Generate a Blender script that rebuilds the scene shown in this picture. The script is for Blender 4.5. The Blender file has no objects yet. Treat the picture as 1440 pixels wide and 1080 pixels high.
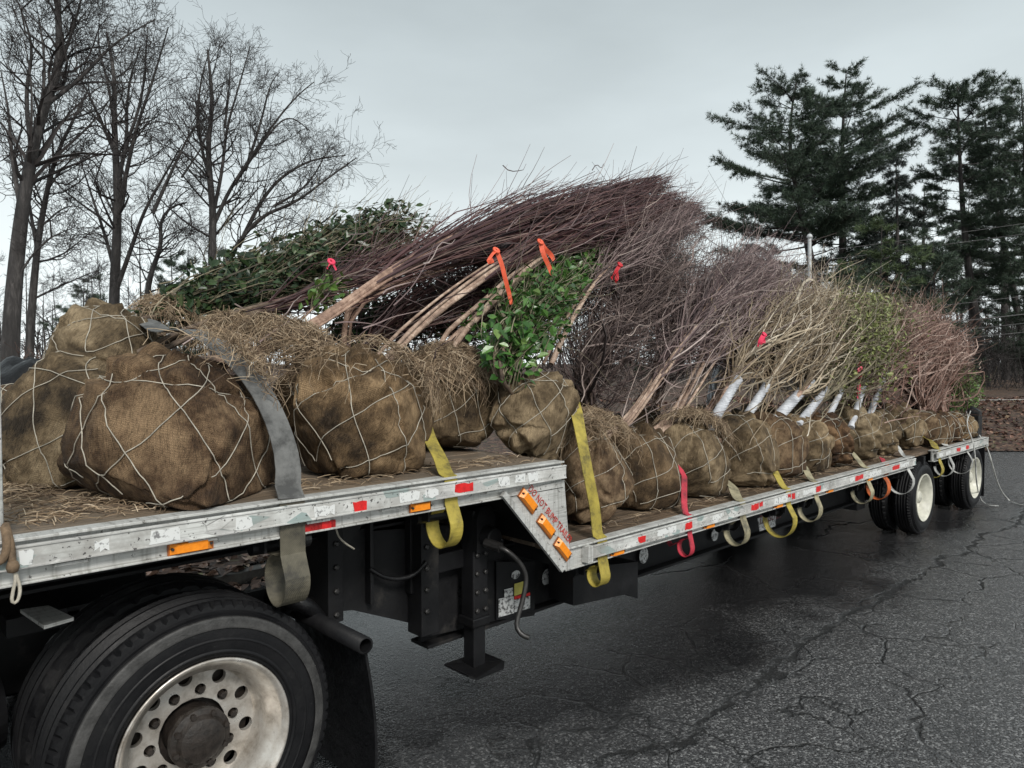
import bpy, bmesh, math
import numpy as np
from mathutils import Vector, geometry

# ------------------------------------------------------------------ camera, sky, sun, exposure
scene = bpy.context.scene
COL = scene.collection
FPX = 1040.0                       # focal length in photo pixels (1440 wide)
CAMH = 1.9
YAW = math.atan2(1080, FPX)        # trailer direction (+X) lies this far right of the view axis
PITCH = math.atan2(35, FPX)
cam_d = bpy.data.cameras.new('camera')
cam = bpy.data.objects.new('camera', cam_d)
COL.objects.link(cam)
cam.location = (0, 0, CAMH)
Fw = Vector((math.cos(YAW) * math.cos(PITCH), math.sin(YAW) * math.cos(PITCH), -math.sin(PITCH)))
cam.rotation_euler = Fw.to_track_quat('-Z', 'Y').to_euler()
cam_d.sensor_width = 36
cam_d.lens = FPX / 1440 * 36
cam_d.clip_start = 0.05
cam_d.clip_end = 2000
scene.camera = cam

world = bpy.data.worlds.new('World')
scene.world = world
world.use_nodes = True
wn = world.node_tree
wn.nodes.clear()
SUN_EL, SUN_AZ = math.radians(40), math.radians(250)     # azimuth: direction the light comes from, from +X ccw
out = wn.nodes.new('ShaderNodeOutputWorld')
bg = wn.nodes.new('ShaderNodeBackground')
sky = wn.nodes.new('ShaderNodeTexSky')
sky.sky_type = 'NISHITA'
sky.sun_disc = False
sky.sun_elevation = SUN_EL
sky.sun_rotation = math.pi / 2 - SUN_AZ
sky.air_density = 1.5
sky.dust_density = 6.0
geo = wn.nodes.new('ShaderNodeTexCoord')
sep = wn.nodes.new('ShaderNodeSeparateXYZ')
wn.links.new(geo.outputs['Generated'], sep.inputs[0])
ramp = wn.nodes.new('ShaderNodeValToRGB')          # overcast deck: brighter low down, greyer overhead
ce = ramp.color_ramp
ce.elements[0].position = 0.0
ce.elements[0].color = (9.2, 9.8, 9.9, 1)
ce.elements[1].position = 1.0
ce.elements[1].color = (3.3, 3.8, 3.98, 1)
for p_, c_ in ((0.1, (7.6, 8.25, 8.35, 1)), (0.25, (5.6, 6.2, 6.35, 1)), (0.45, (4.0, 4.5, 4.65, 1))):
    e_ = ce.elements.new(p_)
    e_.color = c_
wn.links.new(sep.outputs['Z'], ramp.inputs[0])
cn = wn.nodes.new('ShaderNodeTexNoise')
cn.inputs['Scale'].default_value = 2.2
cn.inputs['Detail'].default_value = 5
cmap = wn.nodes.new('ShaderNodeMapping')
cmap.inputs['Scale'].default_value = (1, 1, 3)
wn.links.new(geo.outputs['Generated'], cmap.inputs[0])
wn.links.new(cmap.outputs[0], cn.inputs['Vector'])
cr = wn.nodes.new('ShaderNodeMapRange')
cr.inputs['To Min'].default_value = 0.76
cr.inputs['To Max'].default_value = 1.24
wn.links.new(cn.outputs[0], cr.inputs[0])
vm = wn.nodes.new('ShaderNodeVectorMath')
vm.operation = 'SCALE'
wn.links.new(ramp.outputs[0], vm.inputs[0])
wn.links.new(cr.outputs[0], vm.inputs['Scale'])
mx = wn.nodes.new('ShaderNodeMix')
mx.data_type = 'RGBA'
mx.inputs[0].default_value = 0.93
wn.links.new(sky.outputs[0], mx.inputs[6])
wn.links.new(vm.outputs[0], mx.inputs[7])
wn.links.new(mx.outputs[2], bg.inputs['Color'])
bg.inputs['Strength'].default_value = 0.078
wn.links.new(bg.outputs[0], out.inputs[0])

sun_d = bpy.data.lights.new('sun', 'SUN')
sun = bpy.data.objects.new('sun', sun_d)
COL.objects.link(sun)
sun_d.energy = 1.5
sun_d.angle = math.radians(14)
sun_d.color = (1, 0.97, 0.92)
sdir = Vector((math.cos(SUN_EL) * math.cos(SUN_AZ), math.cos(SUN_EL) * math.sin(SUN_AZ), math.sin(SUN_EL)))
sun.rotation_euler = sdir.to_track_quat('Z', 'Y').to_euler()
sun.location = (0, -5, 12)

scene.view_settings.view_transform = 'Standard'
scene.view_settings.look = 'None'
scene.view_settings.exposure = 0.80
scene.view_settings.gamma = 1.0
scene.render.engine = 'CYCLES'
scene.cycles.max_bounces = 5
scene.cycles.diffuse_bounces = 2
scene.cycles.glossy_bounces = 3
scene.cycles.transparent_max_bounces = 4

# ------------------------------------------------------------------ photo pixels -> rays -> points
_F = np.array(Fw)
_R = np.array((math.sin(YAW), -math.cos(YAW), 0.0))
_U = np.cross(_R, _F)
_C = np.array((0, 0, CAMH))

def ray(px, py):
    return _F + _R * (px - 720) / FPX + _U * (540 - py) / FPX

def onY(px, py, y):
    d = ray(px, py)
    return _C + d * (y / d[1])

def onZ(px, py, z):
    d = ray(px, py)
    return _C + d * ((z - CAMH) / d[2])

def atD(px, py, dist):
    return _C + ray(px, py) * dist

# ------------------------------------------------------------------ mesh helpers
class G:
    """collects geometry (world coordinates) for one mesh"""
    def __init__(s):
        s.v, s.l, s.c, s.n, s.uv = [], [], [], 0, []

    def add(s, v, f, uv=None):
        v = np.asarray(v, dtype=np.float64).reshape(-1, 3)
        f = np.asarray(f, dtype=np.int64)
        s.v.append(v)
        s.l.append((f + s.n).ravel())
        s.c.append(np.full(f.shape[0], f.shape[1], dtype=np.int64))
        if uv is not None:
            s.uv.append(np.asarray(uv)[f.ravel()])
        s.n += len(v)
        return s

    def poly(s, pts):
        return s.add(pts, [list(range(len(pts)))])

    def box(s, lo, hi):
        x0, y0, z0 = lo
        x1, y1, z1 = hi
        v = [(x0, y0, z0), (x1, y0, z0), (x1, y1, z0), (x0, y1, z0), (x0, y0, z1), (x1, y0, z1), (x1, y1, z1), (x0, y1, z1)]
        f = [(0, 3, 2, 1), (4, 5, 6, 7), (0, 1, 5, 4), (1, 2, 6, 5), (2, 3, 7, 6), (3, 0, 4, 7)]
        return s.add(v, f)

    def prism(s, poly, d):
        """flat polygon extruded by vector d"""
        p = np.asarray(poly, float)
        n = len(p)
        q = p + np.asarray(d, float)
        s.add(p, [list(range(n))[::-1]])
        s.add(q, [list(range(n))])
        v = np.vstack([p, q])
        s.add(v, [(i, (i + 1) % n, n + (i + 1) % n, n + i) for i in range(n)])
        return s

    def tubes(s, P, r, sides=3, seed=1, caps=False):
        P = np.asarray(P, float)
        if P.ndim == 2:
            P = P[None]
        N, K, _ = P.shape
        r = np.broadcast_to(np.asarray(r, float), (N, K))
        T = np.gradient(P, axis=1)
        T /= np.linalg.norm(T, axis=2, keepdims=True) + 1e-12
        ref = np.random.default_rng(seed).normal(size=(N, 1, 3))
        ref = ref - (ref * T[:, K // 2:K // 2 + 1]).sum(2, keepdims=True) * T[:, K // 2:K // 2 + 1]
        A = np.cross(T, np.broadcast_to(ref, T.shape))
        A /= np.linalg.norm(A, axis=2, keepdims=True) + 1e-12
        B = np.cross(T, A)
        th = np.arange(sides) * 2 * math.pi / sides
        V = P[:, :, None, :] + r[:, :, None, None] * (np.cos(th)[None, None, :, None] * A[:, :, None, :] + np.sin(th)[None, None, :, None] * B[:, :, None, :])
        base = (np.arange(N) * K * sides)[:, None, None]
        k = (np.arange(K - 1) * sides)[None, :, None]
        j = np.arange(sides)[None, None, :]
        j2 = (j + 1) % sides
        f = np.stack([base + k + j, base + k + j2, base + k + sides + j2, base + k + sides + j], axis=-1).reshape(-1, 4)
        s.add(V.reshape(-1, 3), f)
        if caps:
            for n in range(N):
                s.poly(V[n, 0][::-1])
                s.poly(V[n, -1])
        return s

    def cyl(s, a, b, r, sides=16):
        return s.tubes(np.array([a, b]), np.array([[r, r]]), sides, caps=True)

    def lathe(s, prof, c, axis='Y', segs=64, rmod=None, closed=False):
        """prof: list of (axial, radius); axis through c"""
        prof = np.asarray(prof, float)
        m = len(prof)
        th = np.arange(segs) * 2 * math.pi / segs
        rr = np.repeat(prof[:, 1][:, None], segs, 1)
        if rmod is not None:
            rr = rr + rmod
        ax = np.repeat(prof[:, 0][:, None], segs, 1)
        cs, sn = rr * np.cos(th), rr * np.sin(th)
        if axis == 'Y':
            V = np.stack([cs, ax, sn], -1)
        elif axis == 'X':
            V = np.stack([ax, cs, sn], -1)
        else:
            V = np.stack([cs, sn, ax], -1)
        V = V + np.asarray(c, float)
        i = (np.arange(m - (0 if closed else 1)) * segs)[:, None]
        i2 = ((np.arange(m - (0 if closed else 1)) + 1) % m * segs)[:, None]
        j = np.arange(segs)[None]
        j2 = (j + 1) % segs
        f = np.stack([i + j, i + j2, i2 + j2, i2 + j], -1).reshape(-1, 4)
        return s.add(V.reshape(-1, 3), f)

    def ribbon(s, P, wdir, w, th=0.004, rep=1):
        """flat band along path P, width vector direction wdir (per point or one), real thickness"""
        P = np.asarray(P, float)
        K = len(P)
        W = np.broadcast_to(np.asarray(wdir, float), (K, 3)).copy()
        T = np.gradient(P, axis=0)
        T /= np.linalg.norm(T, axis=1, keepdims=True) + 1e-12
        W -= (W * T).sum(1, keepdims=True) * T
        W /= np.linalg.norm(W, axis=1, keepdims=True) + 1e-12
        Nn = np.cross(T, W)
        h = w / 2
        V = np.stack([P - W * h - Nn * th / 2, P + W * h - Nn * th / 2, P + W * h + Nn * th / 2, P - W * h + Nn * th / 2], 1)
        k = (np.arange(K - 1) * 4)[:, None]
        j = np.arange(4)[None]
        j2 = (j + 1) % 4
        f = np.stack([k + j, k + j2, k + 4 + j2, k + 4 + j], -1).reshape(-1, 4)
        s.add(V.reshape(-1, 3), f)
        s.poly(V[0][::-1])
        s.poly(V[-1])
        return s

    def mesh(s, name, off=(0, 0, 0), smooth=False):
        v = np.vstack(s.v) - np.asarray(off, float)
        l = np.concatenate(s.l)
        c = np.concatenate(s.c)
        me = bpy.data.meshes.new(name)
        me.vertices.add(len(v))
        me.vertices.foreach_set('co', v.astype(np.float32).ravel())
        me.loops.add(len(l))
        me.loops.foreach_set('vertex_index', l.astype(np.int32))
        me.polygons.add(len(c))
        st = np.concatenate([[0], np.cumsum(c)[:-1]])
        me.polygons.foreach_set('loop_start', st.astype(np.int32))
        me.polygons.foreach_set('loop_total', c.astype(np.int32))
        me.polygons.foreach_set('use_smooth', np.full(len(c), smooth))
        if s.uv:
            lay = me.uv_layers.new(name='UVMap')
            lay.data.foreach_set('uv', np.vstack(s.uv).astype(np.float32).ravel())
        me.update(calc_edges=True)
        return me

ROOT = {}

def origin(o):
    """world position of an object's frame (no rotations are used on roots)"""
    p = np.array(o.location, float)
    while o.parent is not None:
        o = o.parent
        p = p + np.array(o.location, float)
    return p

def obj(name, g, mat, parent=None, smooth=False, bevel=0.0, loc=None, kind=None, label=None):
    """one mesh object; geometry is given in world coordinates"""
    if parent is not None:
        off = origin(parent)
    else:
        off = np.array(loc, float) if loc is not None else np.zeros(3)
    me = g.mesh(name, off, bool(smooth)) if isinstance(g, G) else g
    if smooth and smooth is not True:
        me.set_sharp_from_angle(angle=math.radians(smooth))
    if mat is not None and not me.materials:
        me.materials.append(MAT[mat] if isinstance(mat, str) else mat)
    o = bpy.data.objects.new(name, me)
    COL.objects.link(o)
    if parent is not None:
        o.parent = parent
    elif loc is not None:
        o.location = loc
    if bevel:
        b = o.modifiers.new('bevel', 'BEVEL')
        b.width = bevel
        b.segments = 2
        b.limit_method = 'ANGLE'
    if kind:
        o['kind'] = kind
    if label:
        o['label'] = label
    return o

def inst(name, me, parent, wloc, rot=(0, 0, 0), scale=None):
    """a copy sharing mesh data, placed at a world position under parent"""
    o = bpy.data.objects.new(name, me)
    COL.objects.link(o)
    o.parent = parent
    o.location = np.asarray(wloc, float) - (origin(parent) if parent is not None else 0)
    o.rotation_euler = rot
    if scale is not None:
        o.scale = scale
    return o

def thing(name, label, cat, loc, group=None):
    o = bpy.data.objects.new(name, None)
    COL.objects.link(o)
    o.location = [float(c) for c in loc]
    o.empty_display_size = 0.2
    tag(o, label, cat, group)
    return o

def tag(o, label, cat, group=None, kind=None):
    o['label'] = label
    o['category'] = cat
    if group:
        o['group'] = group
    if kind:
        o['kind'] = kind
    return o

def struct(o, label=None):
    o['kind'] = 'structure'
    if label:
        o['label'] = label
    return o

def nz(p, seed, freq, octs=3):
    """cheap smooth noise from rotated sines, vectorised; about -1..1"""
    r = np.random.default_rng(seed)
    p = np.asarray(p, float)
    o = np.zeros(p.shape[:-1])
    a, tot = 1.0, 0.0
    for _ in range(octs):
        for _ in range(4):
            k = r.normal(size=3)
            k *= freq / np.linalg.norm(k) * r.uniform(.7, 1.4)
            o += a * np.sin(p @ k + r.uniform(0, 6.28)) * .5
        tot += a
        a *= .5
        freq *= 2
    return o / tot

def unit(v):
    v = np.asarray(v, float)
    return v / (np.linalg.norm(v, axis=-1, keepdims=True) + 1e-12)

# ------------------------------------------------------------------ materials
MAT = {}

class MB:
    def __init__(s, name):
        s.m = bpy.data.materials.new(name)
        s.m.use_nodes = True
        s.t = s.m.node_tree
        s.b = s.t.nodes['Principled BSDF']
        MAT[name] = s.m

    def n(s, kind, **kw):
        nd = s.t.nodes.new('ShaderNode' + kind)
        for k, v in kw.items():
            if k.startswith('_'):
                setattr(nd, k[1:], v)
            else:
                nd.inputs[k.replace('__', ' ')].default_value = v
        return nd

    def ln(s, a, b):
        s.t.links.new(a, b)

    def set(s, **kw):
        for k, v in kw.items():
            s.b.inputs[k.replace('__', ' ')].default_value = v
        return s

    def coord(s, which='Object', scale=(1, 1, 1), rot=(0, 0, 0)):
        c = s.n('TexCoord')
        mp = s.n('Mapping')
        mp.inputs['Scale'].default_value = scale
        mp.inputs['Rotation'].default_value = rot
        s.ln(c.outputs[which], mp.inputs[0])
        return mp.outputs[0]

    def pos(s, scale=(1, 1, 1)):
        c = s.n('NewGeometry')
        mp = s.n('Mapping')
        mp.inputs['Scale'].default_value = scale
        s.ln(c.outputs['Position'], mp.inputs[0])
        return mp.outputs[0]

    def noise(s, vec, scale, detail=4, rough=.6, dist=0.0):
        nd = s.n('TexNoise', Scale=scale, Detail=detail, Roughness=rough, Distortion=dist)
        s.ln(vec, nd.inputs['Vector'])
        return nd.outputs[0]

    def ramp(s, fac, stops, interp='LINEAR'):
        r = s.n('ValToRGB')
        r.color_ramp.interpolation = interp
        el = r.color_ramp.elements
        while len(el) > 1:
            el.remove(el[-1])
        for i, (p, c) in enumerate(stops):
            if not hasattr(c, '__len__'):
                c = (c, c, c)
            e = el[0] if i == 0 else el.new(p)
            e.position = p
            e.color = (*c[:3], 1)
        s.ln(fac, r.inputs[0])
        return r.outputs[0]

    def mix(s, fac, a, b, mode='MIX'):
        m = s.n('Mix')
        m.data_type = 'RGBA'
        m.blend_type = mode
        for k, v in ((0, fac), (6, a), (7, b)):
            sock = m.inputs[k]
            if isinstance(v, bpy.types.NodeSocket):
                s.ln(v, sock)
            elif hasattr(v, '__len__'):
                sock.default_value = (*v[:3], 1)
            else:
                sock.default_value = v if k == 0 else (v, v, v, 1)
        return m.outputs[2]

    def math(s, op, a, b=0.0, clamp=False):
        m = s.n('Math')
        m.operation = op
        m.use_clamp = clamp
        for sock, v in ((m.inputs[0], a), (m.inputs[1], b)):
            if isinstance(v, bpy.types.NodeSocket):
                s.ln(v, sock)
            else:
                sock.default_value = v
        return m.outputs[0]

    def bump(s, h, strength=.4, dist=.01, prev=None):
        b = s.n('Bump', Strength=strength, Distance=dist)
        s.ln(h, b.inputs['Height'])
        if prev is not None:
            s.ln(prev, b.inputs['Normal'])
        return b.outputs[0]

    def out(s, color=None, rough=None, normal=None, metal=None):
        for k, v in (('Base Color', color), ('Roughness', rough), ('Normal', normal), ('Metallic', metal)):
            if v is None:
                continue
            if isinstance(v, bpy.types.NodeSocket):
                s.ln(v, s.b.inputs[k])
            elif hasattr(v, '__len__'):
                s.b.inputs[k].default_value = (*v[:3], 1)
            else:
                s.b.inputs[k].default_value = v
        return s

def simple(name, col, rough=.6, metal=0.0, var=.35, scale=6, bump=.15, bscale=60, dist=.004, rvar=.12):
    m = MB(name)
    p = m.pos()
    f = m.noise(p, scale, 6, .65)
    c0 = [c * (1 - var) for c in col]
    c1 = [min(1, c * (1 + var)) for c in col]
    col_ = m.ramp(f, [(.3, c0), (.7, c1)])
    rr = m.ramp(m.noise(p, scale * 2.3, 4), [(.3, max(.02, rough - rvar)), (.7, min(1, rough + rvar))])
    m.out(col_, rr, m.bump(m.noise(p, bscale, 4), bump, dist), metal)
    return m

def islands(name, stops, rough=.7, var=.3, sheen=0, trans=0.0):
    """colour differs from piece to piece (twigs, straws, leaves)"""
    m = MB(name)
    g = m.n('NewGeometry')
    oi = m.n('ObjectInfo')
    c = m.ramp(m.math('FRACT', m.math('ADD', g.outputs['Random Per Island'], oi.outputs['Random'])), stops)
    f = m.noise(m.pos(), 22, 3)
    c = m.mix(m.ramp(f, [(.35, 0.0), (.7, var)]), c, (.02, .015, .012))
    m.out(c, rough)
    if trans:
        m.b.inputs['Transmission Weight'].default_value = 0
    return m

# burlap: woven, wet and stained, two tones, folds
for nm, (lo, mid, hi) in {
        'burlap_brown': ((.022, .013, .009), (.14, .088, .052), (.43, .305, .195)),
        'burlap_olive': ((.030, .021, .013), (.185, .135, .083), (.52, .405, .27)),
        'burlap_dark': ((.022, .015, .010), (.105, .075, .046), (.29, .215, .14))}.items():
    m = MB(nm)
    uv = m.coord('UV')
    p = m.pos()
    big = m.noise(p, 2.6, 5, .62, .4)
    med = m.noise(p, 11, 5, .65)
    blot = m.mix(.42, big, med)
    col = m.ramp(blot, [(.37, lo), (.485, mid), (.61, hi)])
    oi = m.n('ObjectInfo')
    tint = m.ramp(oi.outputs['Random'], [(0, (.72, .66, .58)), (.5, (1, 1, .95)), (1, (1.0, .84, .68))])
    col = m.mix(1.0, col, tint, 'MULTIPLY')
    w1 = m.n('TexWave', Scale=46, Distortion=3.0, Detail=2, Detail__Scale=1.6)
    w1.bands_direction = 'X'
    w2 = m.n('TexWave', Scale=46, Distortion=3.0, Detail=2, Detail__Scale=1.6)
    w2.bands_direction = 'Y'
    m.ln(uv, w1.inputs['Vector'])
    m.ln(uv, w2.inputs['Vector'])
    weave = m.math('MULTIPLY', w1.outputs['Fac'], w2.outputs['Fac'])
    col = m.mix(m.math('MULTIPLY', m.math('SUBTRACT', 1.0, weave), .38), col, lo)
    fleck = m.ramp(m.noise(p, 140, 2), [(.68, 0.0), (.76, .45)])
    col = m.mix(fleck, col, (.34, .27, .17))
    cm_ = m.n('Mapping')
    cm_.inputs['Scale'].default_value = (7, 1.6, 1)
    m.ln(uv, cm_.inputs[0])
    wr = m.noise(cm_.outputs[0], 9, 5, .6, 1.2)
    nrm = m.bump(wr, .9, .02)
    nrm = m.bump(weave, .6, .004, nrm)
    nrm = m.bump(med, .5, .012, nrm)
    rg = m.ramp(blot, [(.35, .62), (.55, .9)])
    m.out(col, rg, nrm)
    m.set(Specular__IOR__Level=.25)

simple('rope', (.42, .385, .32), .8, var=.45, scale=14, bump=.5, bscale=260)
simple('black_plastic', (.009, .009, .010), .4, bump=.5, bscale=14, dist=.02).set(Specular__IOR__Level=.3)
islands('straw', [(0, (.10, .064, .038)), (.4, (.28, .195, .12)), (.8, (.46, .345, .225)), (1, (.62, .50, .36))], .75, .5)
islands('twig_red', [(0, (.030, .012, .014)), (.5, (.085, .036, .038)), (.82, (.15, .078, .072)), (1, (.30, .21, .175))], .5, .3)
islands('twig_purple', [(0, (.04, .025, .026)), (.45, (.15, .098, .098)), (.8, (.32, .235, .225)), (1, (.50, .41, .38))], .6, .35)
islands('twig_pale', [(0, (.12, .085, .075)), (.5, (.25, .185, .165)), (1, (.44, .36, .32))], .6, .3)
islands('twig_dark', [(0, (.03, .02, .02)), (.5, (.115, .08, .076)), (1, (.34, .26, .235))], .65, .4)
islands('twig_tan', [(0, (.07, .048, .03)), (.4, (.27, .20, .125)), (.8, (.50, .41, .29)), (1, (.68, .61, .5))], .65, .4)
islands('twig_olive', [(0, (.055, .046, .028)), (.5, (.16, .135, .08)), (1, (.33, .29, .2))], .65, .4)
islands('twig_russet', [(0, (.06, .028, .02)), (.4, (.20, .105, .078)), (.8, (.37, .24, .195)), (1, (.52, .40, .34))], .6, .35)
islands('leaf_bright', [(0, (.022, .07, .012)), (.5, (.05, .135, .026)), (.85, (.09, .2, .04)), (1, (.16, .25, .07))], .32, .12)
islands('leaf_dark', [(0, (.010, .024, .010)), (.5, (.026, .055, .02)), (.85, (.055, .095, .034)), (1, (.12, .15, .07))], .36, .2)
islands('leaf_olive', [(0, (.08, .10, .025)), (.5, (.20, .235, .07)), (1, (.36, .385, .15))], .5, .25)
islands('leaf_lime', [(0, (.035, .085, .015)), (.5, (.085, .18, .03)), (1, (.17, .27, .06))], .45, .2)
islands('litter', [(0, (.03, .015, .011)), (.35, (.085, .037, .027)), (.7, (.16, .075, .053)), (.9, (.30, .17, .12)), (1, (.12, .14, .05))], .6, .3)
islands('litter_brightened', [(0, (.06, .035, .025)), (.35, (.17, .10, .07)), (.7, (.32, .20, .15)), (.9, (.48, .34, .26)), (1, (.16, .19, .06))], .6, .2)  # brighter copy of litter: extra brightness put into the leaf colour
islands('bark_far', [(0, (.020, .017, .017)), (1, (.045, .04, .039))], .9, .3)
islands('brush_far', [(0, (.04, .025, .022)), (.6, (.09, .055, .045)), (1, (.17, .12, .095))], .85, .3)
islands('needle', [(0, (.016, .028, .02)), (.5, (.038, .066, .042)), (1, (.085, .125, .075))], .6, .12)
islands('needle_lighter', [(0, (.03, .055, .022)), (.5, (.07, .11, .04)), (1, (.13, .17, .07))], .65, .2)  # lighter green needles of the short pine
islands('needle_spruce', [(0, (.007, .013, .012)), (.5, (.014, .024, .02)), (1, (.028, .042, .034))], .7, .2)

def bark(name, lo, mid, hi, sc=26, stretch=1.0, bd=.01):
    m = MB(name)
    p = m.pos((1, 1, stretch))
    f = m.noise(p, sc, 6, .7, .6)
    g2 = m.noise(p, sc * .3, 4, .6)
    c = m.ramp(m.mix(.5, f, g2), [(.32, lo), (.5, mid), (.62, hi)])
    m.out(c, .75, m.bump(f, .8, bd))
bark('bark_tan', (.07, .042, .033), (.30, .19, .14), (.55, .39, .295))
bark('bark_pale', (.09, .055, .043), (.38, .265, .20), (.64, .50, .40))
bark('bark_brown', (.03, .02, .016), (.10, .07, .05), (.19, .14, .10))
bark('bark_tree', (.011, .010, .010), (.038, .034, .033), (.10, .092, .088), 13, .22, .06)
bark('bark_pine', (.016, .013, .013), (.035, .029, .028), (.07, .06, .055), 11, .25, .05)

m = MB('wrap')
p = m.pos()
f = m.noise(p, 9, 5, .6)
stripe = m.n('TexWave', Scale=16, Distortion=1.5)
stripe.bands_direction = 'Z'
m.ln(p, stripe.inputs['Vector'])
c = m.ramp(f, [(.3, (.32, .33, .36)), (.6, (.62, .64, .68)), (.8, (.74, .75, .77))])
c = m.mix(m.ramp(m.noise(p, 34, 4), [(.6, 0.0), (.72, .6)]), c, (.14, .13, .12))
m.out(c, .45, m.bump(stripe.outputs['Fac'], .5, .006))

# metals and paint of the trailer
m = MB('aluminium')
p = m.pos()
st = m.noise(m.pos((2, 14, 40)), 3, 5, .65)
gr = m.noise(p, 5, 6, .7)
c = m.ramp(m.mix(.5, st, gr), [(.3, (.20, .195, .18)), (.46, (.50, .50, .48)), (.66, (.70, .70, .68))])
sp = m.ramp(m.noise(p, 46, 3, .6), [(.64, 0.0), (.70, .85)])
c = m.mix(sp, c, (.05, .045, .04))
drip = m.ramp(m.noise(m.pos((26, 4, 1.2)), 2.2, 4, .6), [(.52, 0.0), (.72, .55)])
c = m.mix(drip, c, (.13, .115, .095))
m.out(c, m.ramp(gr, [(.3, .38), (.7, .62)]), m.bump(m.noise(p, 120, 3), .2, .002), .25)

m = MB('rub_rail_paint')
p = m.pos()
vo = m.n('TexVoronoi', Scale=1.0, Randomness=1.0)
m.ln(m.pos((11, 3, 26)), vo.inputs['Vector'])
pt = m.n('SeparateColor')
m.ln(vo.outputs['Color'], pt.inputs[0])
cell = m.ramp(pt.outputs[0], [(0, (.60, .60, .58)), (.3, (.66, .67, .65)), (.52, (.54, .54, .53)), (.66, (.71, .71, .69)), (.9, (.33, .42, .41)), (.95, (.62, .62, .60))], 'CONSTANT')
scr = m.ramp(m.noise(m.pos((.8, 4, 30)), 4, 6, .7), [(.5, 0.0), (.68, .6)])
cell = m.mix(scr, cell, (.24, .23, .215))
gr = m.noise(p, 6, 6, .7)
c = m.mix(m.ramp(gr, [(.35, .8), (.6, .05)]), cell, (.30, .29, .27))
ed = m.n('TexVoronoi', _feature='DISTANCE_TO_EDGE', Scale=1.0)
m.ln(m.pos((11, 3, 26)), ed.inputs['Vector'])
crk = m.math('MULTIPLY', m.ramp(ed.outputs['Distance'], [(.0, 1.0), (.045, 0.0)]), m.ramp(m.noise(p, 3.1, 3), [(.56, 0.0), (.66, .8)]))
c = m.mix(crk, c, (.06, .055, .05))
sp = m.ramp(m.noise(p, 58, 3, .6), [(.63, 0.0), (.67, .9)])
c = m.mix(sp, c, (.045, .04, .04))
rust = m.ramp(m.noise(m.pos((5, 5, 9)), 2.2, 6, .75), [(.66, 0.0), (.72, .8)])
c = m.mix(rust, c, (.13, .07, .04))
m.out(c, m.ramp(gr, [(.3, .34), (.7, .55)]), m.bump(m.mix(.5, m.noise(p, 60, 3), ed.outputs['Distance']), .25, .003), .05)

simple('black_paint', (.009, .009, .010), .42, var=.5, scale=5, bump=.2, bscale=40).set(Specular__IOR__Level=.3)
m = MB('black_frame')
p = m.pos()
f = m.noise(p, 4, 6, .7)
c = m.ramp(f, [(.35, (.007, .007, .008)), (.6, (.014, .014, .015)), (.76, (.05, .046, .042))])
m.out(c, m.ramp(f, [(.3, .35), (.7, .65)]), m.bump(m.noise(p, 55, 4), .25, .004))
m.set(Specular__IOR__Level=.22)
simple('drum_rust', (.022, .017, .014), .5, var=.6, scale=30, bump=.6, bscale=70)
simple('steel_dark', (.055, .053, .052), .4, .6, var=.5, scale=12)
simple('amber', (.95, .27, .012), .38, var=.18, scale=40, bump=.3, bscale=90)
simple('amber_base', (.30, .09, .02), .4, var=.3)
simple('red_lens', (.35, .012, .012), .3, var=.5, scale=40)
simple('tape_red', (.62, .018, .018), .35, var=.35, scale=30)
simple('lettering_red', (.42, .03, .02), .5, var=.5, scale=30)
simple('lettering_dark', (.10, .012, .015), .5)
simple('lettering_black', (.02, .02, .02), .5)
simple('label_yellow', (.55, .5, .12), .5)
simple('cord', (.17, .115, .07), .85, var=.4, scale=30, bump=.6, bscale=200)
m = MB('tape_white')
p = m.pos()
f = m.noise(p, 40, 4, .65)
m.out(m.ramp(f, [(.36, (.22, .22, .22)), (.46, (.72, .73, .72))]), .4)
m = MB('sticker')
p = m.pos()
f = m.noise(p, 55, 5, .7)
m.out(m.ramp(f, [(.42, (.10, .10, .10)), (.5, (.55, .56, .56)), (.7, (.66, .66, .65))]), .5)

m = MB('deck_wood')
p = m.pos((1.2, 22, 22))
g1 = m.noise(p, 3, 7, .7, .5)
g2 = m.noise(m.pos(), 3.2, 5, .6)
oi = m.n('ObjectInfo')
c = m.ramp(g1, [(.36, (.025, .016, .011)), (.5, (.13, .087, .055)), (.64, (.30, .215, .145))])
c = m.mix(m.ramp(g2, [(.4, 0.0), (.65, .7)]), c, (.055, .04, .028))
c = m.mix(m.math('MULTIPLY', oi.outputs['Random'], .35), c, (.3, .25, .19))
m.out(c, m.ramp(g2, [(.35, .35), (.6, .75)]), m.bump(g1, .7, .006))

m = MB('tyre')
p = m.pos()
f = m.noise(p, 7, 6, .7)
c = m.ramp(f, [(.35, (.005, .005, .006)), (.6, (.009, .009, .010)), (.78, (.028, .027, .027))])
scuff = m.ramp(m.noise(m.pos((3, 3, 3)), 30, 5, .7), [(.66, 0.0), (.75, .5)])
c = m.mix(scuff, c, (.10, .10, .10))
m.out(c, m.ramp(f, [(.3, .4), (.7, .62)]), m.bump(m.noise(p, 75, 5, .65), .35, .004))
m.set(Specular__IOR__Level=.28)

m = MB('rim_alloy')
p = m.pos()
f = m.noise(p, 9, 6, .7)
c = m.ramp(f, [(.3, (.26, .225, .185)), (.5, (.56, .52, .47)), (.7, (.74, .72, .68))])
c = m.mix(m.ramp(m.noise(p, 60, 4), [(.66, 0.0), (.74, .6)]), c, (.12, .09, .06))
m.out(c, m.ramp(f, [(.3, .45), (.7, .24)]), m.bump(m.noise(p, 90, 3), .15, .002), .6)
simple('rubber_grey', (.045, .044, .043), .55, var=.6, scale=14, bump=.5, bscale=110)
simple('rim_white', (.58, .57, .49), .45, var=.3, scale=7)

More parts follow.
